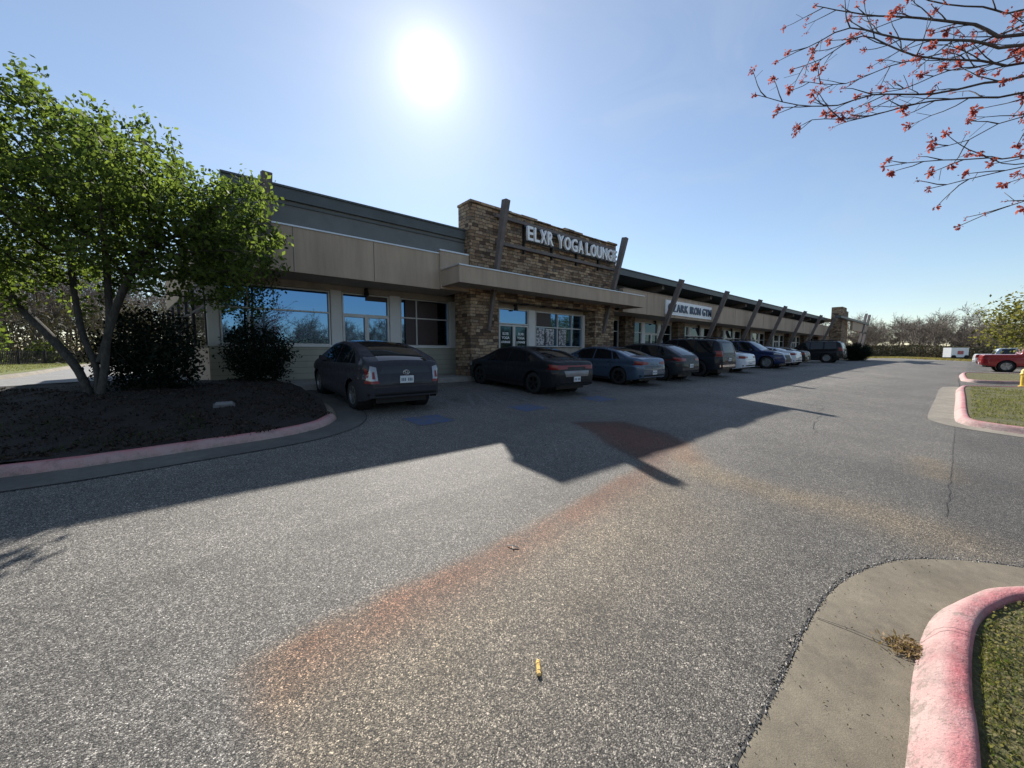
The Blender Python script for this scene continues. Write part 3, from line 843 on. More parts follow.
window(17.1, 18.4, 1.86, 3.58, (), (2.9,), 'glass_dark'); window(18.6, 20.1, 1.86, 3.58, (), (2.9,), 'glass_dark')
# far end tower and its porch
ft = MB().box(64.4, 67.0, 10.8, 11.9, .5, 7.5).build('stone_tower', M['stone'], P_)
B('stone_tower_step', M['stone'], ft, (67.0, 69.5, 11.0, 11.9, .5, 7.2))
B('porch_canopy', M['roof'], P_, (60.3, 79.5, 10.2, 10.8, 5.85, 6.1)); B('porch_fascia', M['tan'], P_, (68.9, 78.0, 10.4, 10.65, 4.7, 5.84))
for x in (78.9, 81.8): beam((x, 10.4, 7.45), (x-6.6, 10.4, .8), .3, .25)
MB().bar((79, 10.5, 5.95), (82, 10.5, 6.2), .15, .2, side=(0, 1, 0)).build('tie_beam', M['beam'], P_)
MB().bar((76, 10.5, 4.6), (79.5, 10.5, 4.75), .15, .2, side=(0, 1, 0)).build('tie_beam', M['beam'], P_)

# signs
sg = empty('shop_sign', (13.5, 11.74, 5.6))
tag(sg, 'white raised ELXR YOGA LOUNGE letters on two dark rails across the stone tower', 'sign')
for z in (6.66, 5.69): B('rail', M['beam'], sg, (9.12, 16.6, 11.69, 11.79, z, z+.12))
for x in (10.6, 12.2, 13.8, 15.4): B('rail_bracket', M['black'], sg, (x-.03, x+.03, 11.74, 11.85, 5.55, 6.85))
def word(w_, x0, x1, z, h, y, mat, parent, bold=.012):
    # each letter a mesh of its own, spaced to fill the width of the word
    n = len(w_); wd = {'I': .24, 'L': .86, 'E': .92, 'W': 1.35, 'M': 1.25, 'N': 1.08, 'G': 1.1, 'O': 1.12, 'U': 1.05, 'K': 1.02, 'Z': .95, 'Y': .98}
    ws = [wd.get(c, 1.) for c in w_]; tot = sum(ws) + .2*(n-1); k = (x1-x0)/tot; x = x0
    for c, w1 in zip(w_, ws):
        text(c, x, y, z, h, mat, parent, .10, bold, width=w1*k); x += (w1+.2)*k
word('ELXR', 10.6, 12.07, 6.08, .53, 11.60, M['letter_white'], sg, .014)
word('YOGA', 12.37, 14.03, 6.08, .53, 11.60, M['letter_white'], sg, .014)
word('LOUNGE', 14.23, 16.60, 6.08, .53, 11.60, M['letter_white'], sg, .014)
B('backing_bar', M['black'], sg, (10.5, 16.65, 11.655, 11.69, 6.02, 6.10), (10.5, 16.65, 11.655, 11.69, 6.56, 6.64))
s2 = empty('shop_sign', (25.4, 11.95, 3.9))
tag(s2, 'white rectangular OZARK IRON GYM panel with slate blue letters on the tan fascia', 'sign')
B('panel', M['white_sign'], s2, (22.2, 28.55, 11.93, 11.99, 3.93, 4.79))
for w_, a, b in (('OZARK', 22.45, 24.95), ('IRON', 25.25, 26.75), ('GYM', 27.05, 28.4)): word(w_, a, b, 4.13, .48, 11.915, M['letter_blue'], s2, .004)
# wall lamps under the fascia
for i, (x, y, z, lab) in enumerate(((4.94, 13.7, 3.72, 'small dark wall light above the glass doors behind the grey hatchback'),
                                    (10.7, 12.42, 3.5, 'small dark wall light above the yoga studio doors'),
                                    (24.1, 13.7, 3.62, 'small dark wall light over the first shop door, below the white gym sign'),
                                    (30.5, 13.7, 3.62, 'small dark wall light over the second shop door past the tower'),
                                    (36.9, 13.7, 3.62, 'small dark wall light over the third shop door past the tower'))):
    wl_ = empty('wall_light', (x, y, z)); tag(wl_, lab, 'wall light', 'wall lights above the shop doors')
    B('bracket', M['black'], wl_, (x-.03, x+.03, y, y+.1, z+.05, z+.12))
    MB().lathe([(.0, z+.12), (.05, z+.12), (.07, z), (.09, z-.13), (.0, z-.13)], 10, 'z', (x, y-.04, 0)).build('lamp_shade', M['black'], wl_)

# ------------------------------------------------------------------ vehicles
CG = plain('car_glass', (.008, .010, .012), .03, 0, 0, spec=.6)
TY = plain('tyre_rubber', (.012, .012, .012), .8, 0, .2, 20)
RIM = plain('alloy_rim', (.32, .33, .34), .35, .8, .1)
RIMD = plain('dark_rim', (.03, .03, .032), .4, .6, .1)
TAIL = plain('tail_lamp_red', (.20, .006, .007), .3, 0, .1, coat=.15)
TAILW = plain('clear_lamp', (.30, .31, .33), .12, .3, .1, coat=.6)
CHR = plain('chrome_trim', (.6, .61, .62), .15, 1., .05)
PLATE = plain('plate_white', (.62, .66, .68), .4, 0, .05)
SPEC = {
 'hatch': dict(L=4.5, W=1.75, wb=2.70, ro=.92, wr=.315, top=[(0,.60),(.03,.80),(.09,1.00),(.13,1.10),(.35,1.19),(.9,1.36),(1.6,1.475),(2.15,1.49),(2.7,1.42),(3.3,1.17),(3.6,1.02),(4.1,.87),(4.4,.70),(4.5,.52)],
     bot=[(0,.36),(.25,.27),(.7,.2),(3.8,.2),(4.3,.22),(4.5,.27)], belt=[(0,.98),(.5,1.02),(2,.95),(3.6,.88),(4.5,.7)],
     win=[((.62,.98),(.95,.95)),((1.02,1.05),(1.95,1.9)),((2.0,1.95),(3.15,2.75))], rear_glass=('T', (.17,1.1), .52), rear_up=('B', .84, .99, .5), wind=(2.62,3.42)),
 'sedan': dict(L=4.75, W=1.83, wb=2.80, ro=1.0, wr=.335, top=[(0,.62),(.03,.86),(.08,1.04),(.3,1.10),(.62,1.13),(1.2,1.33),(1.8,1.43),(2.4,1.44),(2.9,1.37),(3.4,1.15),(3.75,1.0),(4.3,.88),(4.62,.74),(4.75,.52)],
     bot=[(0,.34),(.3,.26),(.8,.18),(4.0,.18),(4.5,.2),(4.75,.25)], belt=[(0,.95),(.7,.99),(2,.93),(3.7,.88),(4.75,.7)],
     win=[((.95,1.25),(1.25,1.4)),((1.32,1.45),(2.2,2.15)),((2.26,2.21),(3.3,2.95))], rear_glass=('T', (.66,1.5), .56), rear_up=None, wind=(2.82,3.55)),
 'suv': dict(L=4.8, W=1.92, wb=2.79, ro=1.05, wr=.39, top=[(0,.66),(.02,.98),(.10,1.30),(.22,1.66),(.42,1.78),(1.4,1.82),(2.4,1.81),(2.75,1.74),(3.25,1.38),(3.5,1.2),(4.2,1.12),(4.65,1.0),(4.8,.62)],
     bot=[(0,.42),(.3,.36),(.8,.28),(4.0,.28),(4.5,.32),(4.8,.38)], belt=[(0,1.16),(1,1.14),(3.5,1.08),(4.8,1.0)],
     win=[((.42,.48),(1.2,1.2)),((1.32,1.32),(2.15,2.15)),((2.22,2.22),(3.2,2.8))], rear_glass=None, rear_up=('B', 1.16, 1.60, .56), wind=(2.72,3.35)),
 'cross': dict(L=4.45, W=1.80, wb=2.70, ro=.88, wr=.35, top=[(0,.62),(.03,.86),(.10,1.06),(.35,1.22),(.8,1.44),(1.1,1.52),(1.8,1.55),(2.3,1.54),(2.75,1.45),(3.25,1.2),(3.5,1.07),(4.1,.95),(4.35,.78),(4.45,.54)],
     bot=[(0,.38),(.25,.30),(.7,.22),(3.8,.22),(4.2,.26),(4.45,.3)], belt=[(0,1.02),(.7,1.05),(2,1.0),(3.5,.94),(4.45,.8)],
     win=[((.72,.9),(1.0,1.0)),((1.08,1.06),(1.95,1.9)),((2.0,1.96),(3.15,2.8))], rear_glass=('T', (.16,.82), .52), rear_up=None, wind=(2.7,3.38)),
 'pickup': dict(L=5.6, W=1.98, wb=3.5, ro=1.15, wr=.40, top=[(0,.72),(.02,1.1),(.05,1.26),(1.7,1.27),(1.78,1.30),(1.86,1.70),(2.0,1.82),(2.9,1.86),(3.35,1.80),(3.85,1.42),(4.05,1.25),(4.9,1.17),(5.45,1.05),(5.6,.65)],
     bot=[(0,.5),(.4,.42),(.9,.34),(4.8,.34),(5.3,.4),(5.6,.42)], belt=[(0,1.2),(1.7,1.2),(4,1.14),(5.6,1.05)],
     win=[((2.0,2.05),(2.75,2.75)),((2.84,2.84),(3.78,3.4))], rear_glass=None, rear_up=None, wind=(3.3,3.92)),
}
def car(name, kind, x, y, label, body, heading=90., dark_rims=False, tail='wide', plate=True, tailcol=None, group='cars parked nose-in along the shop front', cat='car', front=False, roof=None, ltrim=None, scale=1.):
    """x, y: middle of the REAR bumper on the ground; heading: world direction of the nose in degrees"""
    S = SPEC[kind]; L, W = S['L'], S['W']
    hx, hy = math.cos(R(heading)), math.sin(R(heading))
    cx, cy = x + hx*L/2*scale, y + hy*L/2*scale
    z0 = g(cx, cy)
    e = 1.2
    pit = math.atan((g(cx+hx*e, cy+hy*e)-g(cx-hx*e, cy-hy*e))/(2*e)); rol = math.atan((g(cx+hy*e, cy-hx*e)-g(cx-hy*e, cy+hx*e))/(2*e))
    root = empty(name, (cx, cy, z0))
    root.rotation_euler = (Matrix.Rotation(R(heading-90), 3, 'Z') @ Matrix.Rotation(pit, 3, 'X') @ Matrix.Rotation(-rol, 3, 'Y')).to_euler()
    root.scale = (scale,)*3
    tag(root, label, cat, group)
    sd = np.linspace(0, L, 400)
    def smo(pts, k=9):
        a = np.interp(sd, [p[0] for p in pts], [p[1] for p in pts])
        ker = np.hanning(k+2)[1:-1]; ker /= ker.sum()
        pad = np.concatenate([np.full(k, a[0]), a, np.full(k, a[-1])]); b_ = np.convolve(pad, ker, 'same')[k:-k]
        return lambda s: np.interp(s, sd, b_)
    T, Bt, Bl = smo(S['top'], 13), smo(S['bot'], 15), smo(S['belt'], 25)
    def D(s, z):
        p = 1 - .20*np.clip(1-s/.45, 0, 1)**2.4 - .26*np.clip(1-(L-s)/.8, 0, 1)**2.4
        w = W/2*p; b = Bl(s)
        w = w - np.clip(z-b, 0, 2)*(.40 if kind in ('hatch', 'sedan', 'cross') else .24)
        w = w - np.clip(b-.10-z, -.1, .0)*.0 - .045*np.clip((.42-z)/.25, 0, 1)**1.5 + .012*np.cos(np.clip((z-.62)*6, -3, 3))
        # character crease below the belt
        w = w - .018*np.exp(-((z-(b-.17))/.035)**2)
        return w
    st = np.unique(np.concatenate([np.linspace(0, .2, 9), np.linspace(.2, L-.25, 95), np.linspace(L-.25, L, 9)]))
    rows = []
    r_ = .075; NS = 20
    for s in st:
        zt = T(s)-.035; zb = Bt(s); rr = min(r_, (zt-zb)*.3)
        pts = [(D(s, z), z) for z in np.linspace(zb, zt-rr, NS)]
        de = D(s, zt-rr)
        for a in (25, 50, 75): pts.append((de-rr*(1-math.cos(R(a))), zt-rr+rr*math.sin(R(a))))
        xe = de-rr
        for t in (.92, .75, .5, .25, 0): pts.append((xe*t, zt + .035*(1-t*t)))
        rows.append(pts)
    k = len(rows[0]); n = len(st); K = 2*k-1
    V = []; F = []
    for s, pts in zip(st, rows):
        V += [(-p[0], s-L/2, p[1]) for p in pts] + [(p[0], s-L/2, p[1]) for p in reversed(pts[:-1])]
    for i in range(n-1):
        for j in range(K-1): F.append((i*K+j, i*K+j+1, (i+1)*K+j+1, (i+1)*K+j))
    # end caps as ladders between mirrored rows
    for i in (0, n-1):
        for j in range(k-2):
            F.append((i*K+j, i*K+j+1, i*K+K-2-j, i*K+K-1-j) if i else (i*K+K-1-j, i*K+K-2-j, i*K+j+1, i*K+j))
    bvh = BVHTree.FromPolygons([Vector(v) for v in V], F)
    ax = [S['ro']-L/2, S['ro']+S['wb']-L/2]; AR = S['wr']+.055; wr = S['wr']
    # wheel arches
    VV = np.array(V); keep = []
    def ins(v): return any((VV[v, 1]-a)**2+(VV[v, 2]-wr)**2 < AR*AR for a in ax) and abs(VV[v, 0]) > W*.33
    inside = [ins(v) for v in range(len(V))]
    for f in F:
        if all(inside[v] for v in f): continue
        keep.append(f)
    used = set(v for f in keep for v in f)
    for v in used:
        if inside[v]:
            for a in ax:
                dd = np.hypot(VV[v, 1]-a, VV[v, 2]-wr)
                if dd < AR and dd > 1e-4:
                    VV[v, 1] = a+(VV[v, 1]-a)*AR/dd; VV[v, 2] = wr+(VV[v, 2]-wr)*AR/dd
    bm_ = MB(); bm_.add([tuple(v) for v in VV], keep)
    ob = bm_.build('body', body, root, local=True, smooth=True); ob.data.set_sharp_from_angle(angle=R(38))
    u = MB(); u.box(-W/2+.3, W/2-.3, -L/2+.25, L/2-.3, .2 if kind != 'pickup' else .32, .55)
    for a in ax:
        for sx in (-1, 1):
            u.lathe([(0, sx*(W/2-.36)), (AR+.01, sx*(W/2-.36)), (AR+.01, sx*(W/2-.05))], 24, 'x', (0, a, wr))
    u.build('underbody', M['black'], root, local=True)
    # wheels
    for a in ax:
        for sx in (-1, 1):
            c = (sx*(W/2-.135), a, wr); tw_ = .11
            ty = MB().lathe([(wr*.64, -tw_*.9), (wr*.9, -tw_), (wr*.985, -tw_*.75), (wr, -tw_*.3), (wr, tw_*.3), (wr*.985, tw_*.75), (wr*.9, tw_), (wr*.64, tw_*.9)], 28, 'x', c).build('wheel', TY, root, local=True, smooth=True)
            rm = MB(); rr = wr*.66; o = sx*tw_*.75
            rm.lathe([(rr, sx*tw_*.9), (rr*.93, sx*tw_*.92), (rr*.88, o*.4), (rr*.88, -o*.5), (0, -o*.5)], 28, 'x', c)
            rm.lathe([(0, o), (.05, o), (.06, o*.7)], 12, 'x', c)
            ns = 5 if kind != 'cross' else 7
            for q in range(ns):
                t = 2*math.pi*q/ns+.3
                p0 = Vector((c[0]+o*.85, c[1]+math.cos(t)*.03, c[2]+math.sin(t)*.03)); p1 = Vector((c[0]+o*.95, c[1]+math.cos(t)*rr*.92, c[2]+math.sin(t)*rr*.92))
                rm.bar(p0, p1, .05, .03, .075, .03, side=(0, -math.sin(t), math.cos(t)))
            ri = rm.build('rim', RIMD if dark_rims else RIM, ty, local=True)
    DIR = {'L': (Vector((-4, 0, 0)), Vector((1, 0, 0))), 'R': (Vector((4, 0, 0)), Vector((-1, 0, 0))), 'B': (Vector((0, -9, 0)), Vector((0, 1, 0))), 'F': (Vector((0, 9, 0)), Vector((0, -1, 0))), 'T': (Vector((0, 0, 5)), Vector((0, 0, -1)))}
    def patch(pn, kd, A, Bp, mat, off=.006, nc=14, nr=5, sub=None):
        o, dd = DIR[kd]; Vs = []; Fs = []; ok = []
        def rs(Pn):
            Pn = np.array(Pn, float); q = np.concatenate([[0], np.cumsum(np.hypot(*np.diff(Pn, axis=0).T))]); tt = np.linspace(0, q[-1], nc)
            return np.stack([np.interp(tt, q, Pn[:, 0]), np.interp(tt, q, Pn[:, 1])], 1)
        a_, b_ = rs(A), rs(Bp)
        for i in range(nc):
            for j in range(nr):
                p = a_[i]+(b_[i]-a_[i])*j/(nr-1)
                org = {'L': Vector((-4, p[0], p[1])), 'R': Vector((4, p[0], p[1])), 'B': Vector((p[0], -9, p[1])), 'F': Vector((p[0], 9, p[1])), 'T': Vector((p[0], p[1], 5))}[kd]
                h = bvh.ray_cast(org, dd, 30)
                if h[0] is None: ok.append(False); Vs.append((0, 0, 0)); continue
                nn = h[1] if h[1].dot(dd) < 0 else -h[1]
                Vs.append(tuple(h[0]+nn*off)); ok.append(True)
        for i in range(nc-1):
            for j in range(nr-1):
                q = (i*nr+j, (i+1)*nr+j, (i+1)*nr+j+1, i*nr+j+1)
                if all(ok[v] for v in q): Fs.append(q)
        if not Fs: return None
        idx = sorted(set(v for f in Fs for v in f)); mp = {v: i for i, v in enumerate(idx)}
        mm = MB(); mm.add([Vs[v] for v in idx], [tuple(mp[v] for v in f) for f in Fs])
        return mm.build(pn, mat, sub or root, local=True, smooth=True)
    h2 = L/2
    for kd, sg_ in (('L', -1), ('R', 1)):
        for (b0, t0), (b1, t1) in S['win']:
            ss = np.linspace(0, 1, 12)
            A = [(b0+(b1-b0)*q, 0) for q in ss]; A = [(s-h2, float(Bl(s))+.015) for s, _ in A]
            C = [(t0+(t1-t0)*q) for q in ss]; C = [(s-h2, max(float(T(s))-.10, float(Bl(s))+.03)) for s in C]
            patch('side_window', kd, A, C, CG, .005)
        # seams, handles, mirror
        wn_ = S['win']; cuts = [wn_[-1][1][0]+.06, wn_[-1][0][0]-.03] + ([wn_[-2][0][0]-.02] if kind != 'pickup' else [wn_[0][0][0]-.05])
        for c_ in cuts:
            patch('door_seam', kd, [(c_-h2-.005, .36), (c_-h2+.005, .36)], [(c_-h2-.005, float(Bl(c_))), (c_-h2+.005, float(Bl(c_)))], M['black'], .003, 2, 10)
        for c_ in (cuts[1]+.12, cuts[2]+.12):
            zz = float(Bl(c_))-.1
            hh = bvh.ray_cast(Vector((sg_*4, c_-h2, zz)), Vector((-sg_, 0, 0)), 9)
            if hh[0]: MB().box(hh[0].x-.015 if sg_ < 0 else hh[0].x-.02, hh[0].x+.02 if sg_ < 0 else hh[0].x+.015, c_-h2-.09, c_-h2+.09, zz-.012, zz+.014).build('door_handle', body, root, local=True, bevel=.004)
        mx = S['win'][-1][1][0]-.28; zz = float(Bl(mx))+.10; xx = float(D(mx, zz))
        MB().hexa([(sg_*(xx-.02), mx-h2-.04, zz-.06), (sg_*(xx+.19), mx-h2-.03, zz-.05), (sg_*(xx+.17), mx-h2+.10, zz-.04), (sg_*(xx-.02), mx-h2+.08, zz-.05),
                   (sg_*(xx+.03), mx-h2-.04, zz+.05), (sg_*(xx+.19), mx-h2-.03, zz+.08), (sg_*(xx+.16), mx-h2+.08, zz+.07), (sg_*(xx+.03), mx-h2+.06, zz+.04)]).build('mirror', body, root, local=True, bevel=.015)
        patch('sill_trim', kd, [(ax[0]+AR+.03, float(Bt(1.5))+.01), (ax[1]-AR-.03, float(Bt(1.5))+.01)], [(ax[0]+AR+.03, float(Bt(1.5))+.09), (ax[1]-AR-.03, float(Bt(1.5))+.09)], M['black'], .004, 12, 3)
    a, b = S['wind']; wx = float(D(a, float(T(a))-.1))-.11; wx2 = float(D(b, float(T(b))-.1))-.09
    patch('windshield', 'T', [(-wx, a-h2), (-wx2, b-h2)], [(wx, a-h2), (wx2, b-h2)], CG, .005, 10, 12)
    if S['rear_glass']:
        kd, (a, b), hw = S['rear_glass']
        patch('rear_window', 'T', [(-hw-.03, a-h2), (-hw+.02, b-h2)], [(hw+.03, a-h2), (hw-.02, b-h2)], CG, .005, 10, 12)
    if S['rear_up']:
        kd, a, b, hw = S['rear_up']
        patch('rear_window', 'B', [(-hw-.08, a), (hw+.08, a)], [(-hw, b), (hw, b)], CG, .006, 14, 8)
    if kind == 'hatch' or roof:
        patch('roof_panel', 'T', [(-.50, 1.14-h2), (-.50, 2.55-h2)], [(.50, 1.14-h2), (.50, 2.55-h2)], CG, .004, 10, 8)
    # tail lamps
    tc = tailcol or TAIL; H = {'hatch': (.66, .97), 'sedan': (.80, .93), 'suv': (.98, 1.24), 'cross': (.84, .98), 'pickup': (.9, 1.2)}[kind]
    e_ = W/2*.8
    for s in (-1, 1):
        if kind == 'hatch':
            patch('tail_lamp', 'B', [(s*(e_-.085), H[0]), (s*(e_+.13), H[0])], [(s*(e_-.07), H[1]), (s*(e_+.05), H[1]+.03)], TAILW, .009, 8, 8)
            patch('tail_lamp', 'B', [(s*(e_-.10), H[0]-.015), (s*(e_+.13), H[0]-.015)], [(s*(e_-.10), H[0]+.04), (s*(e_+.13), H[0]+.04)], TAIL, .012, 8, 4)
            patch('tail_lamp', 'B', [(s*(e_-.03), H[0]+.08), (s*(e_+.03), H[0]+.08)], [(s*(e_-.02), H[0]+.22), (s*(e_+.02), H[0]+.22)], TAIL, .013, 4, 4)
            patch('tail_lamp', 'L' if s < 0 else 'R', [(.09-h2, H[0]+.04), (.16-h2, H[0]+.10)], [(.12-h2, H[1]-.04), (.2-h2, H[1]-.02)], TAIL, .008, 6, 6)
        elif kind in ('suv', 'pickup'):
            patch('tail_lamp', 'B', [(s*(e_-.03), H[0]), (s*(e_+.19), H[0])], [(s*(e_-.06), H[1]), (s*(e_+.19), H[1])], tc, .009, 8, 8)
            patch('tail_lamp', 'L' if s < 0 else 'R', [(.01-h2, H[0]), (.18-h2, H[0])], [(.03-h2, H[1]), (.24-h2, H[1])], tc, .008, 6, 6)
        else:
            patch('tail_lamp', 'B', [(s*.40, H[0]+.03), (s*(e_+.17), H[0])], [(s*.40, H[1]-.02), (s*(e_+.17), H[1]+.02)], tc, .009, 12, 5)
            patch('tail_lamp', 'L' if s < 0 else 'R', [(.02-h2, H[0]), (.26-h2, H[0]+.06)], [(.05-h2, H[1]), (.34-h2, H[1]+.01)], tc, .008, 8, 5)
        # head lamps
        fz = float(T(L-.25))-.14
        patch('headlight', 'F', [(s*.46, fz-.02), (s*W*.49, fz)], [(s*.44, fz+.07), (s*W*.49, fz+.13)], TAILW, .008, 12, 5)
        patch('headlight', 'L' if s < 0 else 'R', [(h2-.42, fz+.05), (h2-.12, fz-.02)], [(h2-.45, fz+.13), (h2-.16, fz+.09)], TAILW, .008, 8, 5)
    if tail == 'bar': patch('light_bar', 'B', [(-.62, H[1]-.045), (.62, H[1]-.045)], [(-.62, H[1]), (.62, H[1])], TAIL, .011, 12, 3)
    # bumpers' lower trims, grille
    bz = float(Bt(.1))
    patch('lower_bumper', 'B', [(-W*.44, bz+.01), (W*.44, bz+.01)], [(-W*.46, bz+.13), (W*.46, bz+.13)], ltrim or M['black'], .008, 16, 3)
    gz = float(T(L-.2)); patch('grille', 'F', [(-.42, .42), (.42, .42)], [(-.5, gz-.16), (.5, gz-.16)], M['black'], .008, 12, 5)
    patch('bumper_seam', 'B', [(-W*.47, H[0]-.055), (W*.47, H[0]-.055)], [(-W*.47, H[0]-.045), (W*.47, H[0]-.045)], M['black'], .003, 20, 2)
    pz = {'hatch': .72, 'sedan': .52, 'suv': .84, 'cross': .66, 'pickup': .6}[kind]
    if kind in ('hatch', 'suv'): patch('plate_recess', 'B', [(-.30, pz-.10), (.30, pz-.10)], [(-.32, pz+.09), (.32, pz+.09)], body, .003, 8, 4)
    if plate:
        hh = bvh.ray_cast(Vector((0, -9, pz)), Vector((0, 1, 0)), 30); yb = hh[0].y if hh[0] else -h2
        pl = MB().box(-.153, .153, yb-.022, yb-.008, pz-.076, pz+.076).build('licence_plate', PLATE, root, local=True, bevel=.003)
        mk = MB(); rr_ = random.Random(int(x*100))
        for i_ in range(7):
            if i_ == 3: continue
            xx = -.115+i_*.037; mk.box(xx-.011, xx+.011, yb-.0245, yb-.023, pz-.035, pz+.03)
            if rr_.random() < .6: continue
        mk.build('plate_characters', M['letter_blue'], pl, local=True)
    root['_h'] = 0; del root['_h']
    return root, bvh, patch
GP = 'cars parked nose-in along the shop front'
pr_body = paint('dark_plum_grey_paint', (.040, .040, .052), .3, .3)
PR, bv, pt = car('hatchback', 'hatch', 3.46, 7.45, 'dark grey hatchback with tall clear tail lamps, nearest car, beside the mulch island', pr_body, scale=.965)
# badge ovals on the hatchback's tailgate
hh = bv.ray_cast(Vector((0, -9, .855)), Vector((0, 1, 0)), 30)[0]
def ring(cx, cz, a, b, y, r_=.006, n=20):
    return [(cx+a*math.cos(2*math.pi*i/n), y, cz+b*math.sin(2*math.pi*i/n)) for i in range(n+1)]
em = MB(); yb = hh.y-.012
em.tube(ring(0, .865, .07, .047, yb), .006, 6, False); em.tube(ring(0, .865, .025, .044, yb-.002), .005, 6, False); em.tube(ring(0, .882, .05, .02, yb-.002), .005, 6, False)
em.build('badge', CHR, PR, local=True)
def car_text(root, s, x, z, h, y, mat=CHR):
    o, w = text(s, 0, 0, 0, h, mat, None, .004, .001, name='lettering')
    o.parent = root; o.location = (x, y, z); return o
car_text(PR, 'PRIUS', -.56, .845, .028, yb+.03)
SO, bv, pt = car('sedan', 'sedan', 8.56, 7.25, 'black sedan with a full-width red tail light bar in front of the yoga studio doors', paint('black_paint', (.010, .012, .016), .3, .22), tail='bar', dark_rims=True, scale=.95)
pt('rear_panel', 'B', [(-.50, .60), (.50, .60)], [(-.56, .77), (.56, .77)], plain('silver_trim', (.20, .21, .24), .35, .7), .007, 12, 4)
car('sedan', 'sedan', 13.15, 7.45, 'blue-grey fastback sedan with black wheels, between the black sedan and the dark hatchback', paint('blue_grey_paint', (.075, .115, .175), .5, .3), dark_rims=True, scale=.97)
car('hatchback', 'cross', 16.15, 7.5, 'dark grey high-riding hatchback between the blue-grey fastback and the tall navy SUV', paint('charcoal_paint', (.026, .030, .036), .4, .3))
SV, bv, pt = car('sport_utility_vehicle', 'suv', 19.75, 7.35, 'tall dark navy SUV with roof rack seen from behind, beside the dark grey hatchback', paint('navy_paint', (.010, .014, .024), .3, .3), cat='suv', dark_rims=True)
pt('rear_bumper', 'B', [(-.86, .50), (.86, .50)], [(-.86, .60), (.86, .60)], CHR, .012, 16, 3)
car('sedan', 'sedan', 23.6, 7.7, 'white sedan with dark red tail lamps, between the navy SUV and the bright blue SUV', paint('white_paint', (.62, .66, .72), .0, .3), scale=.97)
BL, bv, pt = car('sport_utility_vehicle', 'suv', 29.3, 12.2, 'bright dark-blue SUV backed in with its nose to the lane', paint('blue_paint', (.008, .022, .085), .3, .3), heading=270., cat='suv', plate=False)
car('sedan', 'sedan', 32.9, 7.7, 'white sedan with black roof, just past the blue SUV', paint('white_paint_2', (.60, .64, .70), .0, .3), roof=True)
car('sedan', 'sedan', 35.7, 7.8, 'small black car half hidden behind the far white sedan', paint('black_paint_2', (.012, .013, .015), .3, .3))
SU, bv, pt = car('sport_utility_vehicle', 'suv', 46.6, 7.4, 'long black SUV at the far end of the row, near the last stone column', paint('black_paint_3', (.008, .009, .011), .3, .3), cat='suv', scale=1.12)
def rails(root, kind='suv'):
    S = SPEC[kind]
    for s in (-1, 1):
        MB().tube([(s*.66, -1.7, 1.80), (s*.66, -1.6, 1.87), (s*.66, -.2, 1.89), (s*.66, .2, 1.84)], .022, 6).build('roof_rail', M['black'], root, local=True)
    m_ = MB()
    for y_ in (-1.35, -.6): m_.bar((-.66, y_, 1.88), (.66, y_, 1.88), .05, .03, side=(0, 1, 0))
    m_.build('roof_rack', M['black'], root, local=True)
rails(SV); rails(BL); rails(SU)
GR = 'vehicles parked on the right side of the lot'
car('pickup_truck', 'pickup', 45.2, -.5, 'red pickup truck partly hidden behind the budding tree on the right', paint('red_paint', (.30, .018, .022), .2, .3), heading=-84., cat='pickup', group=GR)
car('pickup_truck', 'pickup', 60.5, -.3, 'white pickup truck behind the red one at the far right', paint('white_paint_3', (.62, .64, .66), .0, .3), heading=-84., cat='pickup', group=GR)
car('sport_utility_vehicle', 'suv', 56.2, -1.3, 'silver SUV between the red pickup and the white pickup', paint('silver_paint', (.38, .40, .42), .6, .3), heading=-84., cat='suv', group=GR)

# ------------------------------------------------------------------ trees
def colonize(starts, attractors, step=.22, di=3.0, dk=.5, iters=90, grav=0.):
    """starts: list of polylines; returns nodes, parents"""
    nodes = []; par = []
    for line in starts:
        prev = line[0] if isinstance(line[0], int) else -1
        pts = line[1:] if isinstance(line[0], int) else line
        for p in pts:
            nodes.append(np.array(p, float)); par.append(prev); prev = len(nodes)-1
    A = np.array(attractors)
    N = np.array(nodes)
    # nearest node bookkeeping
    def near(Ax, Nx):
        d = np.full(len(Ax), 1e9); idx = np.zeros(len(Ax), int)
        for c in range(0, len(Nx), 600):
            dd = np.linalg.norm(Ax[:, None]-Nx[None, c:c+600], axis=2); j = dd.argmin(1); v = dd[np.arange(len(Ax)), j]
            u = v < d; d[u] = v[u]; idx[u] = j[u]+c
        return d, idx
    d, idx = near(A, N)
    for it in range(iters):
        if len(A) == 0: break
        act = d < di
        if not act.any(): break
        sumd = {}
        for a, j in zip(A[act], idx[act]):
            v = a-N[j]; v = v/(np.linalg.norm(v)+1e-9); sumd[j] = sumd.get(j, 0)+v
        new = []; np_ = []
        for j, v in sumd.items():
            v = v + np.array([0, 0, grav]) + rng.normal(0, .12, 3); v = v/(np.linalg.norm(v)+1e-9)
            new.append(N[j]+v*step); np_.append(j)
        new = np.array(new); base = len(N); N = np.vstack([N, new]); par += np_
        d2, i2 = near(A, new); u = d2 < d; d[u] = d2[u]; idx[u] = i2[u]+base
        k = d > dk; A, d, idx = A[k], d[k], idx[k]
    return N, np.array(par)

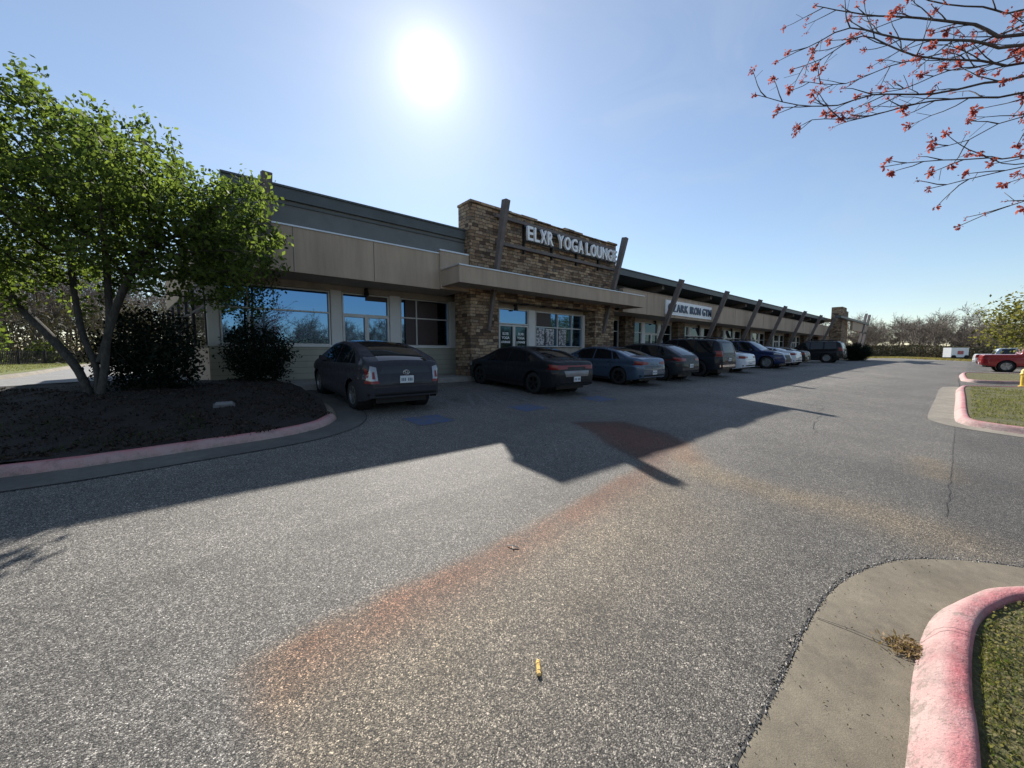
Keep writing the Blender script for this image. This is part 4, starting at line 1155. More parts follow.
def skin(N, par, r_tip, expo=2.3, rmax=None, k=6, minr=0.):
    n = len(N); r = np.zeros(n); acc = np.zeros(n); ch = np.zeros(n, int)
    for i in range(n):
        if par[i] >= 0: ch[par[i]] += 1
    for i in range(n-1, -1, -1):
        if ch[i] == 0: acc[i] = r_tip**expo
        if par[i] >= 0: acc[par[i]] += acc[i]
    r = acc**(1/expo)
    if rmax: r = np.minimum(r, rmax)
    V = []; F = []
    child = {}
    for i in range(n):
        if par[i] >= 0: child.setdefault(par[i], []).append(i)
    ang = np.arange(k)*2*np.pi/k; ca, sa = np.cos(ang)[:, None], np.sin(ang)[:, None]
    E = np.where(par >= 0)[0]
    A = N[par[E]]; Bv = N[E]; d = Bv-A; d /= (np.linalg.norm(d, axis=1)[:, None]+1e-9)
    up = np.where(np.abs(d[:, 2:3]) < .9, np.array([[0, 0, 1.]]), np.array([[1., 0, 0]]))
    a = np.cross(d, up); a /= np.linalg.norm(a, axis=1)[:, None]; b = np.cross(d, a)
    rp = r[par[E]]; rc = r[E]
    rp = np.minimum(rp, rc*1.35)
    ring0 = A[:, None]+(a[:, None]*ca[None]+b[:, None]*sa[None])*rp[:, None, None]
    ring1 = Bv[:, None]+(a[:, None]*ca[None]+b[:, None]*sa[None])*rc[:, None, None]
    V = np.concatenate([ring0, ring1], 1).reshape(-1, 3)
    base = (np.arange(len(E))*2*k)[:, None]; j = np.arange(k)[None]
    F = np.stack([base+j, base+(j+1) % k, base+k+(j+1) % k, base+k+j], 2).reshape(-1, 4)
    return V, F, r, ch

def leaves(centers, per, spread, size, asp=.55, droop=.3):
    n = len(centers)*per
    C = np.repeat(centers, per, 0) + rng.normal(0, spread, (n, 3))
    d = rng.normal(0, 1, (n, 3)); d[:, 2] -= droop; d /= np.linalg.norm(d, axis=1)[:, None]
    q = rng.normal(0, 1, (n, 3)); q -= (q*d).sum(1)[:, None]*d; q /= np.linalg.norm(q, axis=1)[:, None]
    s = size*rng.uniform(.6, 1.3, (n, 1))
    V = np.stack([C-d*s*.5, C+q*s*asp*.5, C+d*s*.5, C-q*s*asp*.5], 1).reshape(-1, 3)
    F = np.arange(n*4).reshape(-1, 4)
    return V, F
def blob(c, r, n):
    p = rng.normal(0, 1, (n, 3)); p /= np.linalg.norm(p, axis=1)[:, None]
    return np.array(c)+p*np.array(r)*rng.uniform(0, 1, (n, 1))**(1/2.6)

fwv = np.array([math.cos(YAW), math.sin(YAW)]); rtv = np.array([math.sin(YAW), -math.cos(YAW)])
def tree_obj(name, base, label, cat, stems, blobs, leaf_m, bark_m, per, spread, size, r_tip=.006, group=None, step=.22, dk=.42, di=2.5, lift=None, rmax=.2, k=6, zmin=None, thin=3.6, clump=0, clump_r=.2):
    """stems/blobs are given in a local frame: (sideways, depth, height) turned to face the lane"""
    bx, by = base; bz = g(bx, by) + (lift or 0)
    def w(p):
        q = rtv*p[0]+fwv*p[1]; return (bx+q[0], by+q[1], bz+p[2])
    root = empty(name, (bx, by, bz)); tag(root, label, cat, group)
    st = []
    A = []
    for c, r_, n in blobs:
        if clump:
            C_ = blob(c, np.array(r_)*.93, max(6, n//clump)); P = C_[rng.integers(0, len(C_), n)] + rng.normal(0, 1, (n, 3))*clump_r
        else: P = blob(c, r_, n)
        q = P[:, 0:1]*rtv[None]+P[:, 1:2]*fwv[None]
        A.append(np.stack([bx+q[:, 0], by+q[:, 1], bz+P[:, 2]], 1))
    A = np.vstack(A)
    for s in stems:
        pts = [w(p) for p in s]; P = resample([np.array(p) for p in pts], step); st.append([tuple(p) for p in P])
    N, par = colonize(st, A, step, di, dk)
    V, F, r, ch = skin(N, par, r_tip, 2.25, rmax, k)
    big = np.repeat(r[np.where(par >= 0)[0]] > rmax*.33, k)
    # split trunk from crown twigs: thick limbs are the trunk mesh
    def sub(Fs, nm, mt):
        idx = np.unique(Fs); mp = np.zeros(len(V), int); mp[idx] = np.arange(len(idx))
        return mesh_np(nm, V[idx], mp[Fs], mt, root, smooth=True)
    sub(F[big], 'trunk', bark_m)
    cr = sub(F[~big], 'branches', bark_m)
    tips = N[(r < r_tip*thin)]
    if zmin is not None: tips = tips[tips[:, 2] > zmin]
    Vl, Fl = leaves(tips, per, spread, size)
    mesh_np('crown', Vl, Fl, leaf_m, root)
    return root, N, r, par

# big multi-stem tree on the mulch island
tree_obj('leafy_tree', (-1.42, 10.9), 'large multi-stemmed tree in fresh green leaf on the left mulch island', 'tree',
    [[(0, 0, -.1), (-.25, .05, .45), (-.75, .1, 1.05), (-1.25, .1, 1.6), (-1.9, .2, 2.4)],
     [(.08, .05, -.1), (.05, .1, .5), (-.15, .1, 1.1), (-.35, .2, 1.9), (-.5, .3, 2.8)],
     [(.22, -.05, -.1), (.32, 0, .5), (.42, 0, 1.1), (.65, .1, 1.9), (1.0, .2, 2.7)],
     [(.12, .1, .6), (.15, .3, 1.3), (.1, .4, 2.2), (.1, .4, 3.)]],
    [((-1.3, 0, 4.1), (2.9, 2.5, 1.8), 1900), ((1.3, .2, 3.4), (2.15, 2.0, 1.4), 1450), ((2.35, .3, 2.7), (1.15, 1.1, .95), 420), ((-2.9, 0, 3.9), (1.6, 2, 1.7), 450), ((-2.8, -.1, 2.35), (1.4, 1.3, .9), 330), ((-.9, .3, 2.45), (1.5, 1.2, .55), 170), ((-.4, -.2, 2.8), (2.0, 1.5, .6), 120)],
    M['leaf'], M['bark'], 17, .085, .098, .006, lift=.27, step=.16, dk=.2, rmax=.15, clump=17, clump_r=.21)
tree_obj('leafy_tree', (1.5, 13.0), 'slim dark-trunked tree in new leaf close to the shop wall, behind the smaller shrub', 'tree',
    [[(0, 0, -.2), (0.02, 0, .9), (.0, 0, 1.8), (.05, 0, 2.4)]], [((.0, -.2, 2.9), (1.0, .7, 1.0), 400), ((.25, -.2, 2.2), (.75, .5, .6), 160)],
    leafmat('shaded_leaf', (.04, .07, .022), (.09, .13, .035), .4), M['bark'], 10, .12, .10, .007, lift=.15, step=.18, dk=.3, rmax=.07)

def shrub(base, label, c, rad, n, lift=.15):
    bx, by = base; bz = g(bx, by)+lift
    root = empty('evergreen_shrub', (bx, by, bz)); tag(root, label, 'shrub', 'dark evergreen shrubs')
    st = [[(bx, by, bz-.1), (bx+math.cos(a)*.15, by+math.sin(a)*.15, bz+.25)] for a in (0, 1.6, 3.1, 4.6)]
    P = blob((bx, by, bz+c), rad, n//2); P2 = blob((bx+.1, by, bz+c*.8), (rad[0]*.8, rad[1]*.8, rad[2]*.8), n//2)
    N, par = colonize(st, np.vstack([P, P2]), .14, 2., .22, 60)
    V, F, r, ch = skin(N, par, .006, 2.3, .04, 4)
    mesh_np('stems', V, F, M['twig'], root)
    Vl, Fl = leaves(N[4:], 42 if rad[0] < 1.2 else 60, .115, .085, .5, 0)
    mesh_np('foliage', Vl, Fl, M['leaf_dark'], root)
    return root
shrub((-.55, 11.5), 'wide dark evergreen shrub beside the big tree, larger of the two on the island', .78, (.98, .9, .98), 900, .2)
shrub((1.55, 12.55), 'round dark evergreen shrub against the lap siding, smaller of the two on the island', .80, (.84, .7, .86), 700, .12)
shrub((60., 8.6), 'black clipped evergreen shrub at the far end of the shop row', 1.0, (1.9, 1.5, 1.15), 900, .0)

# budding tree on the second far island
tree_obj('budding_tree', (30.6, -3.0), 'yellow-green budding tree on the far right island in front of the red pickup', 'tree',
    [[(0, 0, -.1), (.05, 0, 1.0), (0, 0, 1.8)], [(0, 0, .6), (-.8, 0, 1.8), (-1.5, 0, 2.6)], [(0, 0, .7), (.7, .2, 1.9)]],
    [((.3, 0, 3.0), (3.1, 2.4, 2.0), 1000), ((-2.2, 0, 2.65), (1.5, 1.4, .8), 300), ((1.2, 0, 3.8), (2.2, 2, 1.8), 350)], M['leaf_yel'], M['bark_grey'], 15, .2, .15, .008, step=.25, dk=.38, rmax=.12, clump=18, clump_r=.32)

# red maple whose branches reach in from the right: trunk stands on the near island just outside the picture
def maple():
    base = (4.05, -2.1); bz = g(*base)+.1
    root = empty('red_maple_tree', (base[0], base[1], bz)); tag(root, 'red maple with bare dark twigs and red seed clusters reaching in from the upper right', 'tree')
    def at(px, py, dep):
        cp, sp = math.cos(PITCH), math.sin(PITCH)
        u = (384-py)/FPX; r_ = (px-512)/FPX
        fwd = cp + u*sp; upz = u*cp - sp
        q = fwv*fwd*dep + rtv*r_*dep
        return np.array([q[0], q[1], EYE+upz*dep])
    T0 = np.array([base[0], base[1], bz])
    lines = [[(T0[0], T0[1], bz-.2), (T0[0]+.02, T0[1], bz+1.2), (T0[0], T0[1]+.05, bz+2.1), (T0[0], T0[1]+.1, bz+3.2), (T0[0], T0[1]+.15, bz+4.4)]]
    # limbs grow from the trunk to fixed places in the air (real 3D points 2.4 to 3.6 m away from the viewpoint)
    limbs = [([at(1030, 35, 2.6), at(975, 25, 2.8), at(920, 18, 3.0), at(865, 14, 3.2), at(815, 5, 3.3)], .020),
             ([at(1030, 42, 2.5), at(970, 38, 2.6), at(900, 36, 2.75), at(850, 25, 2.9), at(806, 45, 3.0), at(786, 50, 3.05)], .017),
             ([at(1035, 62, 2.6), at(980, 62, 2.8), at(915, 58, 2.9), at(860, 40, 3.1), at(820, 62, 3.2), at(790, 72, 3.2)], .013),
             ([at(1035, 78, 2.5), at(980, 88, 2.7), at(930, 98, 2.9), at(870, 98, 3.0), at(835, 108, 3.1), at(795, 108, 3.2), at(752, 97, 3.25)], .012),
             ([at(1035, 90, 2.6), at(985, 97, 2.8), at(920, 103, 2.9), at(860, 118, 3.0), at(815, 118, 3.1), at(798, 132, 3.15)], .011),
             ([at(1035, 50, 2.9), at(990, 66, 3.0), at(950, 72, 3.0), at(905, 92, 3.1), at(872, 96, 3.2)], .009),
             ([at(1035, 112, 2.6), at(1000, 122, 2.7), at(970, 138, 2.8), at(933, 147, 2.85)], .006),
             ([at(1035, 154, 2.7), at(985, 158, 2.8), at(940, 160, 2.9), at(905, 162, 3.0), at(882, 166, 3.05)], .009),
             ([at(1035, 165, 2.6), at(1000, 172, 2.7), at(965, 180, 2.8), at(925, 190, 2.9)], .007),
             ([at(1035, 200, 2.6), at(1010, 208, 2.7), at(985, 216, 2.8), at(958, 228, 2.9)], .006),
             ([at(1035, 8, 2.8), at(985, 8, 2.9), at(930, 2, 3.0), at(880, -20, 3.1)], .014),
             ([at(1035, 20, 3.1), at(960, 48, 3.3), at(890, 66, 3.4), at(845, 84, 3.5), at(800, 82, 3.5)], .009)]
    m = MB(); lastr = []
    # the rest of the crown, out of the picture to the right and behind
    for q_ in range(16):
        a_ = -2.6 + q_*.31 if q_ < 12 else rnd.uniform(-2.4, 1.0); h_ = 1.5+2.6*((q_*7) % 16)/16.
        L0 = rnd.uniform(1.6, 2.8); dr = np.array([math.cos(a_), math.sin(a_), .38])
        if dr[0]*rtv[0]+dr[1]*rtv[1] < .25: continue
        st_ = np.array([T0[0], T0[1]+.06, bz+h_])
        limbs.append(([st_+dr*L0*t_+np.array([0, 0, .35*t_*t_]) for t_ in (.2, .45, .7, 1.)], .014))
    trunk = MB(); tp = resample([np.array(p) for p in lines[0]], .25)
    trunk.tube([tuple(p) for p in tp], [.11-.07*i/(len(tp)-1) for i in range(len(tp))], 12)
    flowers = []
    rr = random.Random(3)
    for pts, r0 in limbs:
        hz = max(1.2, min(4.1, (pts[0][2]-bz)-.55))
        st = np.array([T0[0], T0[1]+.06, bz+hz]); md = (st+pts[0])/2+np.array([0, 0, .12])
        allp = [st, md]+pts; P = resample(allp, .09)
        n = len(P)
        P = P + np.cumsum(rng.normal(0, .0022, P.shape), 0)
        rad = [r0*1.1*(1-i/n)**.95+.0022 for i in range(n)]
        m.tube([tuple(p) for p in P], rad, 6)
        # side twigs
        i0 = int(n*.35)
        for i in range(i0, n-1):
            if rr.random() > .95: continue
            d = P[min(i+1, n-1)]-P[i-1]; d /= np.linalg.norm(d)+1e-9
            L_ = rr.uniform(.15, .55)*(1-.45*i/n)
            v = d*.75+np.array([rr.gauss(0, .42), rr.gauss(0, .42), rr.gauss(.0, .42)]); v /= np.linalg.norm(v)
            Q = [P[i]]; k = max(3, int(L_/.06))
            for q in range(k):
                v = v+np.array([rr.gauss(0, .14), rr.gauss(0, .14), rr.gauss(.05, .12)]); v /= np.linalg.norm(v); Q.append(Q[-1]+v*L_/k)
            m.tube([tuple(p) for p in Q], [.0032*(1-q/(k+1))+.0012 for q in range(k+1)], 4)
            for q in range(1, k):
                if rr.random() < .45:
                    v2 = v+np.array([rr.gauss(0, .8), rr.gauss(0, .8), rr.gauss(.1, .7)]); v2 /= np.linalg.norm(v2); e_ = Q[q]+v2*rr.uniform(.04, .12)
                    m.tube([tuple(Q[q]), tuple(e_)], .0016, 4)
                    if rr.random() < .5: flowers.append((e_, rr.uniform(.3, .6)))
            flowers.append((Q[-1], rr.uniform(.7, 1.7) if rr.random() < .7 else .45))
        flowers.append((P[-1], 1.))
    trunk.build('trunk', M['bark'], root, smooth=True)
    m.build('branches', M['twig'], root, smooth=True)
    C = np.array([f[0] for f in flowers if f[0][2] > 0]); S_ = np.array([f[1] for f in flowers if f[0][2] > 0])
    Vs = []; 
    for c, s in zip(C, S_):
        n = int(6+s*17)
        d = rng.normal(0, 1, (n, 3)); d[:, 2] -= .5; d /= np.linalg.norm(d, axis=1)[:, None]
        q = rng.normal(0, 1, (n, 3)); q -= (q*d).sum(1)[:, None]*d; q /= np.linalg.norm(q, axis=1)[:, None]
        l_ = (.011+.0145*s)*rng.uniform(.6, 1.2, (n, 1)); w_ = l_*.24
        o = c + rng.normal(0, .008, (n, 3))
        Vs.append(np.stack([o, o+d*l_*.6+q*w_, o+d*l_, o+d*l_*.6-q*w_], 1).reshape(-1, 3))
    V = np.vstack(Vs); mesh_np('seed_clusters', V, np.arange(len(V)).reshape(-1, 4), M['blossom'], root)
maple()

# bare winter trees
def bare_variant(seed, H=11.):
    r_ = np.random.default_rng(seed); segs = []
    def grow_(p, d, L_, rad, lev):
        n = 4; q = p.copy(); v = d.copy()
        for i in range(n):
            v = v + r_.normal(0, .10+.04*lev, 3); v[2] += .05; v /= np.linalg.norm(v)
            q2 = q+v*L_/n; ra = rad*(1-.6*i/n); rb = rad*(1-.6*(i+1)/n); segs.append((q, q2, ra, rb)); 
            if lev < 3 and (i > 0 or lev > 0):
                for _ in range(2 if lev < 2 else 3):
                    if r_.random() < .85:
                        a = v + r_.normal(0, .62, 3); a[2] = abs(a[2])*.8+.12; a /= np.linalg.norm(a)
                        grow_(q2, a, L_*r_.uniform(.38, .62), rb*.6, lev+1)
            q = q2
    grow_(np.zeros(3), np.array([0, 0, 1.]), H*.62, H*.011, 0)
    A = np.array([s[0] for s in segs]); Bv = np.array([s[1] for s in segs]); ra = np.array([s[2] for s in segs]); rb = np.array([s[3] for s in segs])
    return A, Bv, ra, rb
def tri_tubes(A, Bv, ra, rb, k=3, minr=.0):
    ra = np.maximum(ra, minr); rb = np.maximum(rb, minr)
    d = Bv-A; d /= np.linalg.norm(d, axis=1)[:, None]+1e-9
    up = np.where(np.abs(d[:, 2:3]) < .9, np.array([[0, 0, 1.]]), np.array([[1., 0, 0]])); a = np.cross(d, up); a /= np.linalg.norm(a, axis=1)[:, None]; b = np.cross(d, a)
    an = np.arange(k)*2*np.pi/k; ca, sa = np.cos(an)[:, None], np.sin(an)[:, None]
    r0 = A[:, None]+(a[:, None]*ca+b[:, None]*sa)*ra[:, None, None]; r1 = Bv[:, None]+(a[:, None]*ca+b[:, None]*sa)*rb[:, None, None]
    V = np.concatenate([r0, r1], 1).reshape(-1, 3); base = (np.arange(len(A))*2*k)[:, None]; j = np.arange(k)[None]
    F = np.stack([base+j, base+(j+1) % k, base+k+(j+1) % k, base+k+j], 2).reshape(-1, 4); return V, F
VAR = [bare_variant(s) for s in range(6)]
WV = M['bark_grey']
# woods left behind the fence: single trees
vm = []
for s in range(4):
    A, Bv, ra, rb = VAR[s]; big = ra > .045
    V1, F1 = tri_tubes(A[big], Bv[big], ra[big], rb[big], 5); V2, F2 = tri_tubes(A[~big], Bv[~big], ra[~big], rb[~big], 3, .009)
    vm.append(((V1, F1), (V2, F2)))
protos = []
spots = []
for i in range(46):
    spots.append((rnd.uniform(-38, 2), rnd.uniform(52, 80)))
for i in range(10): spots.append((rnd.uniform(-34, -9), rnd.uniform(42, 52)))
for i, (x, y) in enumerate(spots):
    s = i % 4
    if i < 4:
        root = empty('bare_tree', (x, y, g(x, y)-.1)); 
        t_ = mesh_np('trunk', vm[s][0][0], vm[s][0][1], WV, root, local=True, smooth=True); c_ = mesh_np('crown', vm[s][1][0], vm[s][1][1], WV, root, local=True)
        protos.append((t_, c_))
    else:
        root = empty('bare_tree', (x, y, g(x, y)-.1))
        for q in protos[s]:
            c = q.copy(); c.parent = root; COL.objects.link(c)
    root.rotation_euler = (0, 0, rnd.uniform(0, 6.28)); k = rnd.uniform(.85, 1.35); root.scale = (k*.9, k*.9, k)
    tag(root, 'bare leafless tree in the winter wood behind the black fence', 'tree', 'bare trees behind the fence')
FW = bark('pale_winter_bark', (.12, .098, .078), (.24, .20, .165))
# distant woods as one mass
def wood(name, pts, label, sc=(.8, 1.2), minr=.02):
    Vs = []; Fs = []; n = 0
    for i, (x, y) in enumerate(pts):
        A, Bv, ra, rb = VAR[i % 6]; V, F = tri_tubes(A, Bv, ra, rb, 3, minr); t = rnd.uniform(0, 6.28); k = rnd.uniform(*sc)
        c, s = math.cos(t), math.sin(t); V = V @ np.array([[c, s, 0], [-s, c, 0], [0, 0, 1]])*k; V = V+np.array([x, y, g(x, y)-.2])
        Vs.append(V); Fs.append(F+n); n += len(V)
    o = mesh_np(name, np.vstack(Vs), np.vstack(Fs), FW); tag(o, label, 'woods', kind='stuff'); return o
wood('near_woods', [(rnd.uniform(-60, 6), rnd.uniform(62, 100)) for i in range(130)], 'grey-brown mass of bare wood behind the fence at the left', (.95, 1.3), .016)
wood('far_woods', [(rnd.uniform(118, 160), rnd.uniform(-6, 46)) for i in range(190)], 'grey-brown bare wood at the far end of the lot', (.66, .95), .022)
wood('rear_woods', [(rnd.uniform(-50, 90), rnd.uniform(-80, -55)) for i in range(200)], 'bare wood on the far side of the lot behind the viewpoint', (.55, .9), .03)
def brush(name, n, fx, fy, h, size, mat, label, cat='undergrowth'):
    x = fx(n); y = fy(n); z = G(x, y) + rng.uniform(0, 1, n)**1.6*h
    V, F = leaves(np.stack([x, y, z], 1), 1, .02, size, .35, -.6)
    o = mesh_np(name, V, F, mat); tag(o, label, cat, kind='stuff'); return o
BR = leafmat('dry_brush', (.07, .058, .04), (.15, .13, .08), .05)
brush('undergrowth', 60000, lambda n: rng.uniform(-50, 4, n), lambda n: rng.uniform(47, 75, n), 5.5, .42, BR, 'dry brown brush at the foot of the wood behind the fence')
brush('undergrowth', 60000, lambda n: rng.uniform(114, 135, n), lambda n: rng.uniform(-12, 48, n), 2.6, .5, BR, 'dry brown and olive brush at the foot of the far wood')
brush('undergrowth', 36000, lambda n: rng.uniform(-50, 90, n), lambda n: rng.uniform(-60, -50, n), 4.2, .6, BR, 'dry brush behind the viewpoint at the lot edge')
# pale green bushes in front of the left wood
for i, (x, y, r_) in enumerate(((-11.2, 45, 1.5), (-8.9, 50, 1.3), (-14.5, 42, 1.6))):
    rt_ = empty('budding_bush', (x, y, g(x, y)))
    tag(rt_, ['pale green bush touching the black fence, middle of three', 'pale green bush nearest the tree trunks, right of three along the fence', 'pale green bush at the left picture edge behind the fence'][i], 'bush', 'pale green bushes behind the fence')
    P = blob((x, y, g(x, y)+.9), (r_, r_, 1.1), 500); V, F = leaves(P, 5, .15, .16); mesh_np('foliage', V, F, M['leaf'], rt_)
    MB().tube([(x, y, g(x, y)-.1), (x, y, g(x, y)+.7)], .05, 6).build('stem', M['twig'], rt_)
# dark conifer rise at the far right
for i, (x, y, h) in enumerate(((168, -6, 9.5), (172, -12, 10.5), (170, -18, 10), (176, -1, 9.))):
    rt_ = empty('evergreen_tree', (x, y, g(x, y)))
    tag(rt_, ['dark evergreen tree on the skyline just right of the white trailer', 'tall dark evergreen tree behind the white pickup on the skyline', 'dark evergreen tree hidden mostly behind the budding tree', 'shorter dark evergreen tree on the skyline directly behind the white trailer'][i], 'tree', 'dark evergreens on the far skyline')
    P = blob((x, y, h*.55), (5, 5, h*.45), 700); V, F = leaves(P, 5, .3, .8); mesh_np('crown', V, F, M['leaf_dark'], rt_)
    MB().tube([(x, y, 0), (x, y, h*.5)], .25, 6).build('trunk', M['bark'], rt_)

# ------------------------------------------------------------------ street furniture and small things
# black picket fence beyond the side drive
fe = empty('picket_fence', (-8., 38, g(-8, 38))); tag(fe, 'low black metal picket fence at the edge of the wood beyond the side drive', 'fence')
fa, fb = np.array([-14., 30.]), np.array([-5.9, 54.]); zf = .72
m = MB()
for h in (.15, .95): m.bar((*fa, zf+h), (*fb, zf+h), .03, .04)
n = 170
for i in range(n+1):
    p = fa+(fb-fa)*i/n; m.box(p[0]-.018, p[0]+.018, p[1]-.018, p[1]+.018, zf, zf+1.05)
m.build('pickets', M['black'], fe)
for i in range(0, 11):
    p = fa+(fb-fa)*i/10; MB().box(p[0]-.04, p[0]+.04, p[1]-.04, p[1]+.04, zf-.1, zf+1.15).build('fence_post', M['black'], fe)

# fire hydrant
hx_, hy_ = 26.2, -1.52; hz = g(hx_, hy_)+.10
hyd = empty('fire_hydrant', (hx_, hy_, hz)); tag(hyd, 'yellow fire hydrant on the grass island at the right picture edge', 'fire hydrant')
YL = plain('hydrant_yellow', (.62, .45, .06), .5, 0, .15)
MB().lathe([(.0, 0), (.15, 0), (.15, .04), (.10, .05), (.10, .48), (.13, .50), (.13, .54), (.11, .56), (.10, .66), (.06, .72), (.03, .74), (.03, .79), (0, .79)], 16, 'z', (hx_, hy_, hz)).build('barrel', YL, hyd, smooth=True, auto=40)
for s in (-1, 1): MB().lathe([(0, s*.20), (.055, s*.20), (.055, s*.12), (.045, s*.08)], 12, 'x', (hx_, hy_, hz+.42)).build('outlet', YL, hyd)
MB().lathe([(0, -.20), (.07, -.20), (.07, -.12), (.05, -.08)], 12, 'y', (hx_, hy_, hz+.38)).build('outlet', YL, hyd)

# white trailer far away
tr = empty('box_trailer', (196, 4, g(196, 4))); tag(tr, 'white box trailer with a red emblem parked before the far wood', 'trailer')
def rotbox(m, c, ux, hw, hd, z0, z1):
    u = np.array([ux[0], ux[1]]); v = np.array([-ux[1], ux[0]]); P = []
    for z in (z0, z1):
        for a, b in ((-hw, -hd), (hw, -hd), (hw, hd), (-hw, hd)):
            p = np.array(c)+u*a+v*b; P.append((p[0], p[1], z))
    m.hexa(P); return m
tc, tu = (112., 1.7), (rtv[0], rtv[1])
tr.location = (tc[0], tc[1], g(*tc))
rotbox(MB(), tc, tu, 1.65, .7, .8, 2.6).build('box_body', M['white_sign'], tr)
rotbox(MB(), (tc[0]-fwv[0]*.72+rtv[0]*.1, tc[1]-fwv[1]*.72+rtv[1]*.1), tu, .55, .01, 1.35, 2.0).build('emblem', plain('emblem_red', (.5, .12, .13), .5), tr)
for s in (-1.2, 1.2):
    MB().tube([(tc[0]+rtv[0]*s+fwv[0]*.9, tc[1]+rtv[1]*s+fwv[1]*.9, .85), (tc[0]+rtv[0]*s-fwv[0]*.9, tc[1]+rtv[1]*s-fwv[1]*.9, .85)], .35, 12).build('wheel', TY, tr)
# parking lot lamp behind the viewpoint (seen mirrored in the shop windows)
lp = empty('street_lamp', (-4., -24, g(-4, -24))); tag(lp, 'tall brown parking-lot lamp mirrored in the shop windows', 'street lamp')
MB().tube([(-4, -24, 0), (-4, -24, 8.2)], [.09, .06], 8).build('pole', M['beam'], lp)
B('lamp_head', M['beam'], lp, (-4.7, -3.3, -24.2, -23.8, 8.2, 8.35))

# litter, debris and utility lid
ul = empty('utility_lid', (.49, 8.74, g(.49, 8.74)+.2)); tag(ul, 'small pale plastic utility box lid lying in the dark mulch', 'utility lid')
z = g(.49, 8.74)+mulch_h(.49, 8.74)
MB().hexa([(.36, 8.66, z-.05), (.64, 8.62, z-.05), (.66, 8.80, z-.05), (.38, 8.84, z-.05), (.37, 8.67, z+.045), (.63, 8.63, z+.045), (.65, 8.79, z+.06), (.39, 8.83, z+.06)]).build('lid', plain('pale_plastic', (.20, .20, .20), .6), ul, bevel=.01)
MB().hexa([(.34, 8.64, z-.06), (.66, 8.60, z-.06), (.68, 8.82, z-.06), (.36, 8.86, z-.06), (.34, 8.64, z+.02), (.66, 8.60, z+.02), (.68, 8.82, z+.03), (.36, 8.86, z+.03)]).build('box_rim', plain('box_rim_grey', (.12, .12, .12), .7), ul)
ca = MB(); YC = plain('yellow_catkin', (.8, .52, .16), .6, 0, .1)
p = Vector((1.215, 1.235, g(1.2, 1.25)+.008)); 
for i in range(8):
    q = p + Vector((.0068*i+rnd.uniform(-.003, .003), .0080*i, .0025*rnd.random())); ca.lathe([(0, -.009), (.009, -.005), (.012, 0), (.009, .006), (0, .010)], 6, 'z', q)
tag(ca.build('fallen_catkin', YC, None, smooth=True), 'small yellow fallen catkin lying on the near asphalt', 'catkin')
tg = MB().tube([(1.83, 2.22, g(1.83, 2.2)+.008), (1.85, 2.18, g(1.85, 2.18)+.018), (1.88, 2.14, g(1.88, 2.14)+.008)], .005, 5).tube([(1.85, 2.18, g(1.85, 2.18)+.016), (1.83, 2.15, g(1.83, 2.15)+.01)], .004, 5)
tag(tg.build('fallen_twig', plain('pale_twig', (.55, .48, .38), .7), None), 'tiny pale forked twig on the rust stained asphalt', 'twig')
# leaf debris in the gutter joint
n = 420; t = rng.uniform(0, 1, n)
c = np.stack([2.84+rng.normal(0, .055, n)*.8+(.06*t), .12+rng.normal(0, .045, n), np.zeros(n)], 1); c[:, 2] = G(c[:, 0], c[:, 1])+.016+rng.uniform(0, .02, n)
V, F = leaves(c, 1, .001, .03, .3, 0); o = mesh_np('leaf_litter', V, F, leafmat('litter', (.10, .065, .035), (.35, .25, .15), .2)); tag(o, 'dry brown leaf litter caught in the gutter joint', 'leaf litter', kind='stuff')
# scattered grit and leaves over near asphalt edge
n = 260; c = np.stack([rng.uniform(1.4, 4.6, n), rng.uniform(.05, .62, n), np.zeros(n)], 1); c[:, 2] = G(c[:, 0], c[:, 1])+.014
V, F = leaves(c, 1, .0, .011, .5, 0); o = mesh_np('grit', V, F, leafmat('grit', (.06, .045, .03), (.2, .16, .1), .1)); tag(o, 'fine dark grit scattered over the concrete gutter', 'grit', kind='stuff')
# mulch chips
n = 15000; x = rng.uniform(-3.5, 2.0, n); y = 6.6+rng.uniform(0, 1, n)**1.4*6.; ok = ~((x > 1.0) & (y < 7.3)); x, y = x[ok], y[ok]
hz_ = np.array([mulch_h(a, b) for a, b in zip(x, y)]); c = np.stack([x, y, G(x, y)+hz_+.012], 1)
V, F = leaves(c, 1, .004, .055, .35, 0); o = mesh_np('mulch_chips', V, F, leafmat('mulch_chip', (.005, .004, .003), (.075, .055, .042), .05)); tag(o, 'dark bark mulch chips covering the left island', 'mulch', kind='stuff')
n = 1800; x = rng.uniform(-3.2, .2, n); y = rng.uniform(6.7, 9, n); hz_ = np.array([mulch_h(a, b) for a, b in zip(x, y)])
def blades(x, y, z, h, w, mat, label, name='grass_tufts'):
    n = len(x); a = rng.uniform(0, 6.28, n); hh = h*rng.uniform(.4, 1.3, n); lean = rng.normal(0, .45, (n, 2))*hh[:, None]
    b = np.stack([x, y, z], 1); s = np.stack([np.cos(a)*w, np.sin(a)*w, np.zeros(n)], 1); top = b+np.stack([lean[:, 0], lean[:, 1], hh], 1)
    V = np.stack([b-s, b+s, top], 1).reshape(-1, 3); o = mesh_np(name, V, np.arange(3*n).reshape(-1, 3), mat); tag(o, label, 'grass', kind='stuff'); return o
m_ = smooth_noise(x, y, 2, 9) > .4
blades(x[m_], y[m_], (G(x, y)+hz_)[m_], .06, .006, leafmat('weed', (.02, .035, .01), (.05, .07, .02), .3), 'sparse green weeds in the mulch bed')
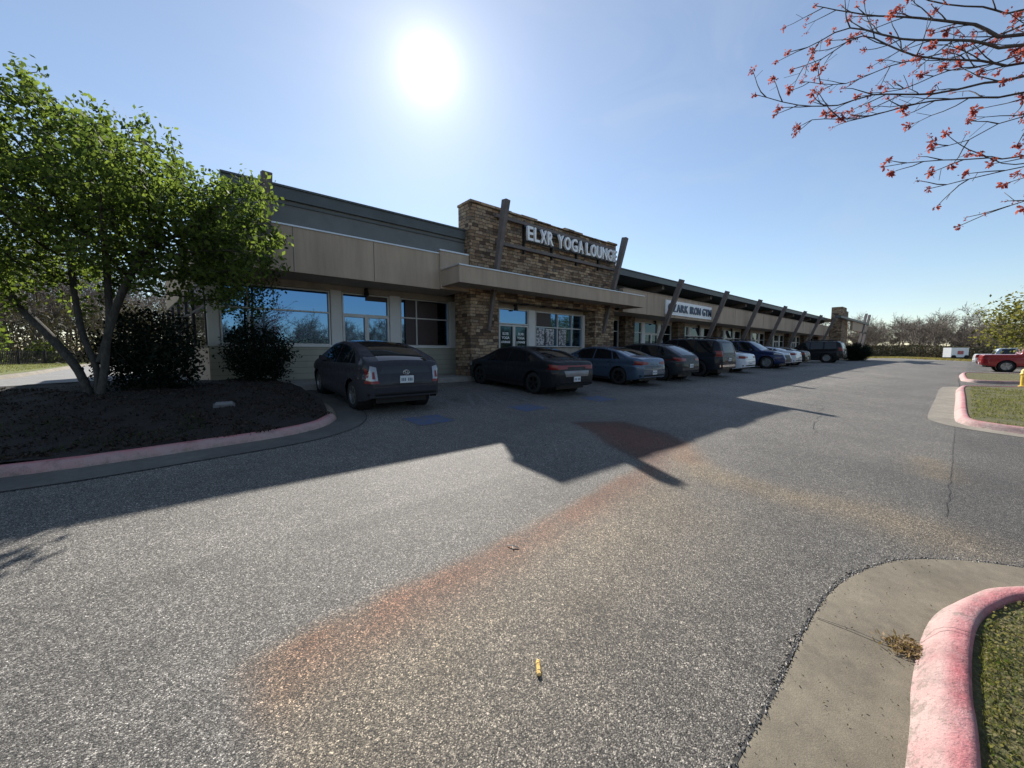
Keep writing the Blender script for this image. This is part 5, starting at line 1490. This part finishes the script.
# near lawn blades
n = 90000; x = 4.6-rng.uniform(0, 1, n)**1.5*7.; y = -.13-rng.uniform(0, 1, n)**1.7*3.4
bord = np.interp(x, [-2.6, 1.6, 3.0, 3.36, 3.62, 3.9, 4.28, 4.46], [-.15, -.13, -.12, -.15, -.205, -.335, -.62, -1.25]); ok = y < bord
x, y = x[ok], y[ok]; cl = smooth_noise(x, y, 9, 21); ok = cl > -.05+rng.normal(0, .45, len(x)); x, y = x[ok], y[ok]
blades(x, y, G(x, y)+.095, .024, .0026, M['grass_blade'], 'short patchy spring grass on the near corner island')
n = 9000; x = rng.uniform(2.0, 4.6, n); y = -.14-rng.uniform(0, 1, n)**1.3*1.6
ok = y < np.interp(x, [-2.6, 1.6, 3.0, 3.36, 3.62, 3.9, 4.28, 4.46], [-.15, -.13, -.12, -.15, -.205, -.335, -.62, -1.25]); x, y = x[ok], y[ok]
V, F = leaves(np.stack([x, y, G(x, y)+.105+rng.uniform(0, .018, len(x))], 1), 1, .001, .017, .8, .2); o = mesh_np('clover', V, F, leafmat('clover', (.05, .075, .018), (.26, .21, .11), .3)); tag(o, 'small clover leaves and dead leaf bits among the short grass on the near island', 'ground cover', kind='stuff')
n = 26000; x = rng.uniform(13, 24, n); y = -rng.uniform(.12, 6., n); ok = smooth_noise(x, y, 3, 4) > -.4; x, y = x[ok], y[ok]; 
blades(x, y, G(x, y)+.11, .06, .008, M['grass_blade'], 'sunlit grass on the island past the side drive')
n = 9000; x = rng.uniform(29.2, 36, n); y = -rng.uniform(.3, 5., n); ok = y < -.3; 
n = 22000; y = rng.uniform(17, 46, n); x = -5.9-rng.uniform(0, 12, n); ok = (y > 21.5) | (x < -8.5-(20-y)); x, y = x[ok], y[ok]
blades(x, y, G(x, y)+.12, .07, .012, M['grass_blade'], 'bright sunlit grass verge beyond the side drive')
n = 30000; x = rng.uniform(94, 112, n); y = rng.uniform(-12, 30, n)
blades(x, y, G(x, y)-.03, .25, .05, leafmat('dry_grass', (.14, .12, .05), (.24, .19, .09), .3), 'strip of dry grass at the far end of the lot')
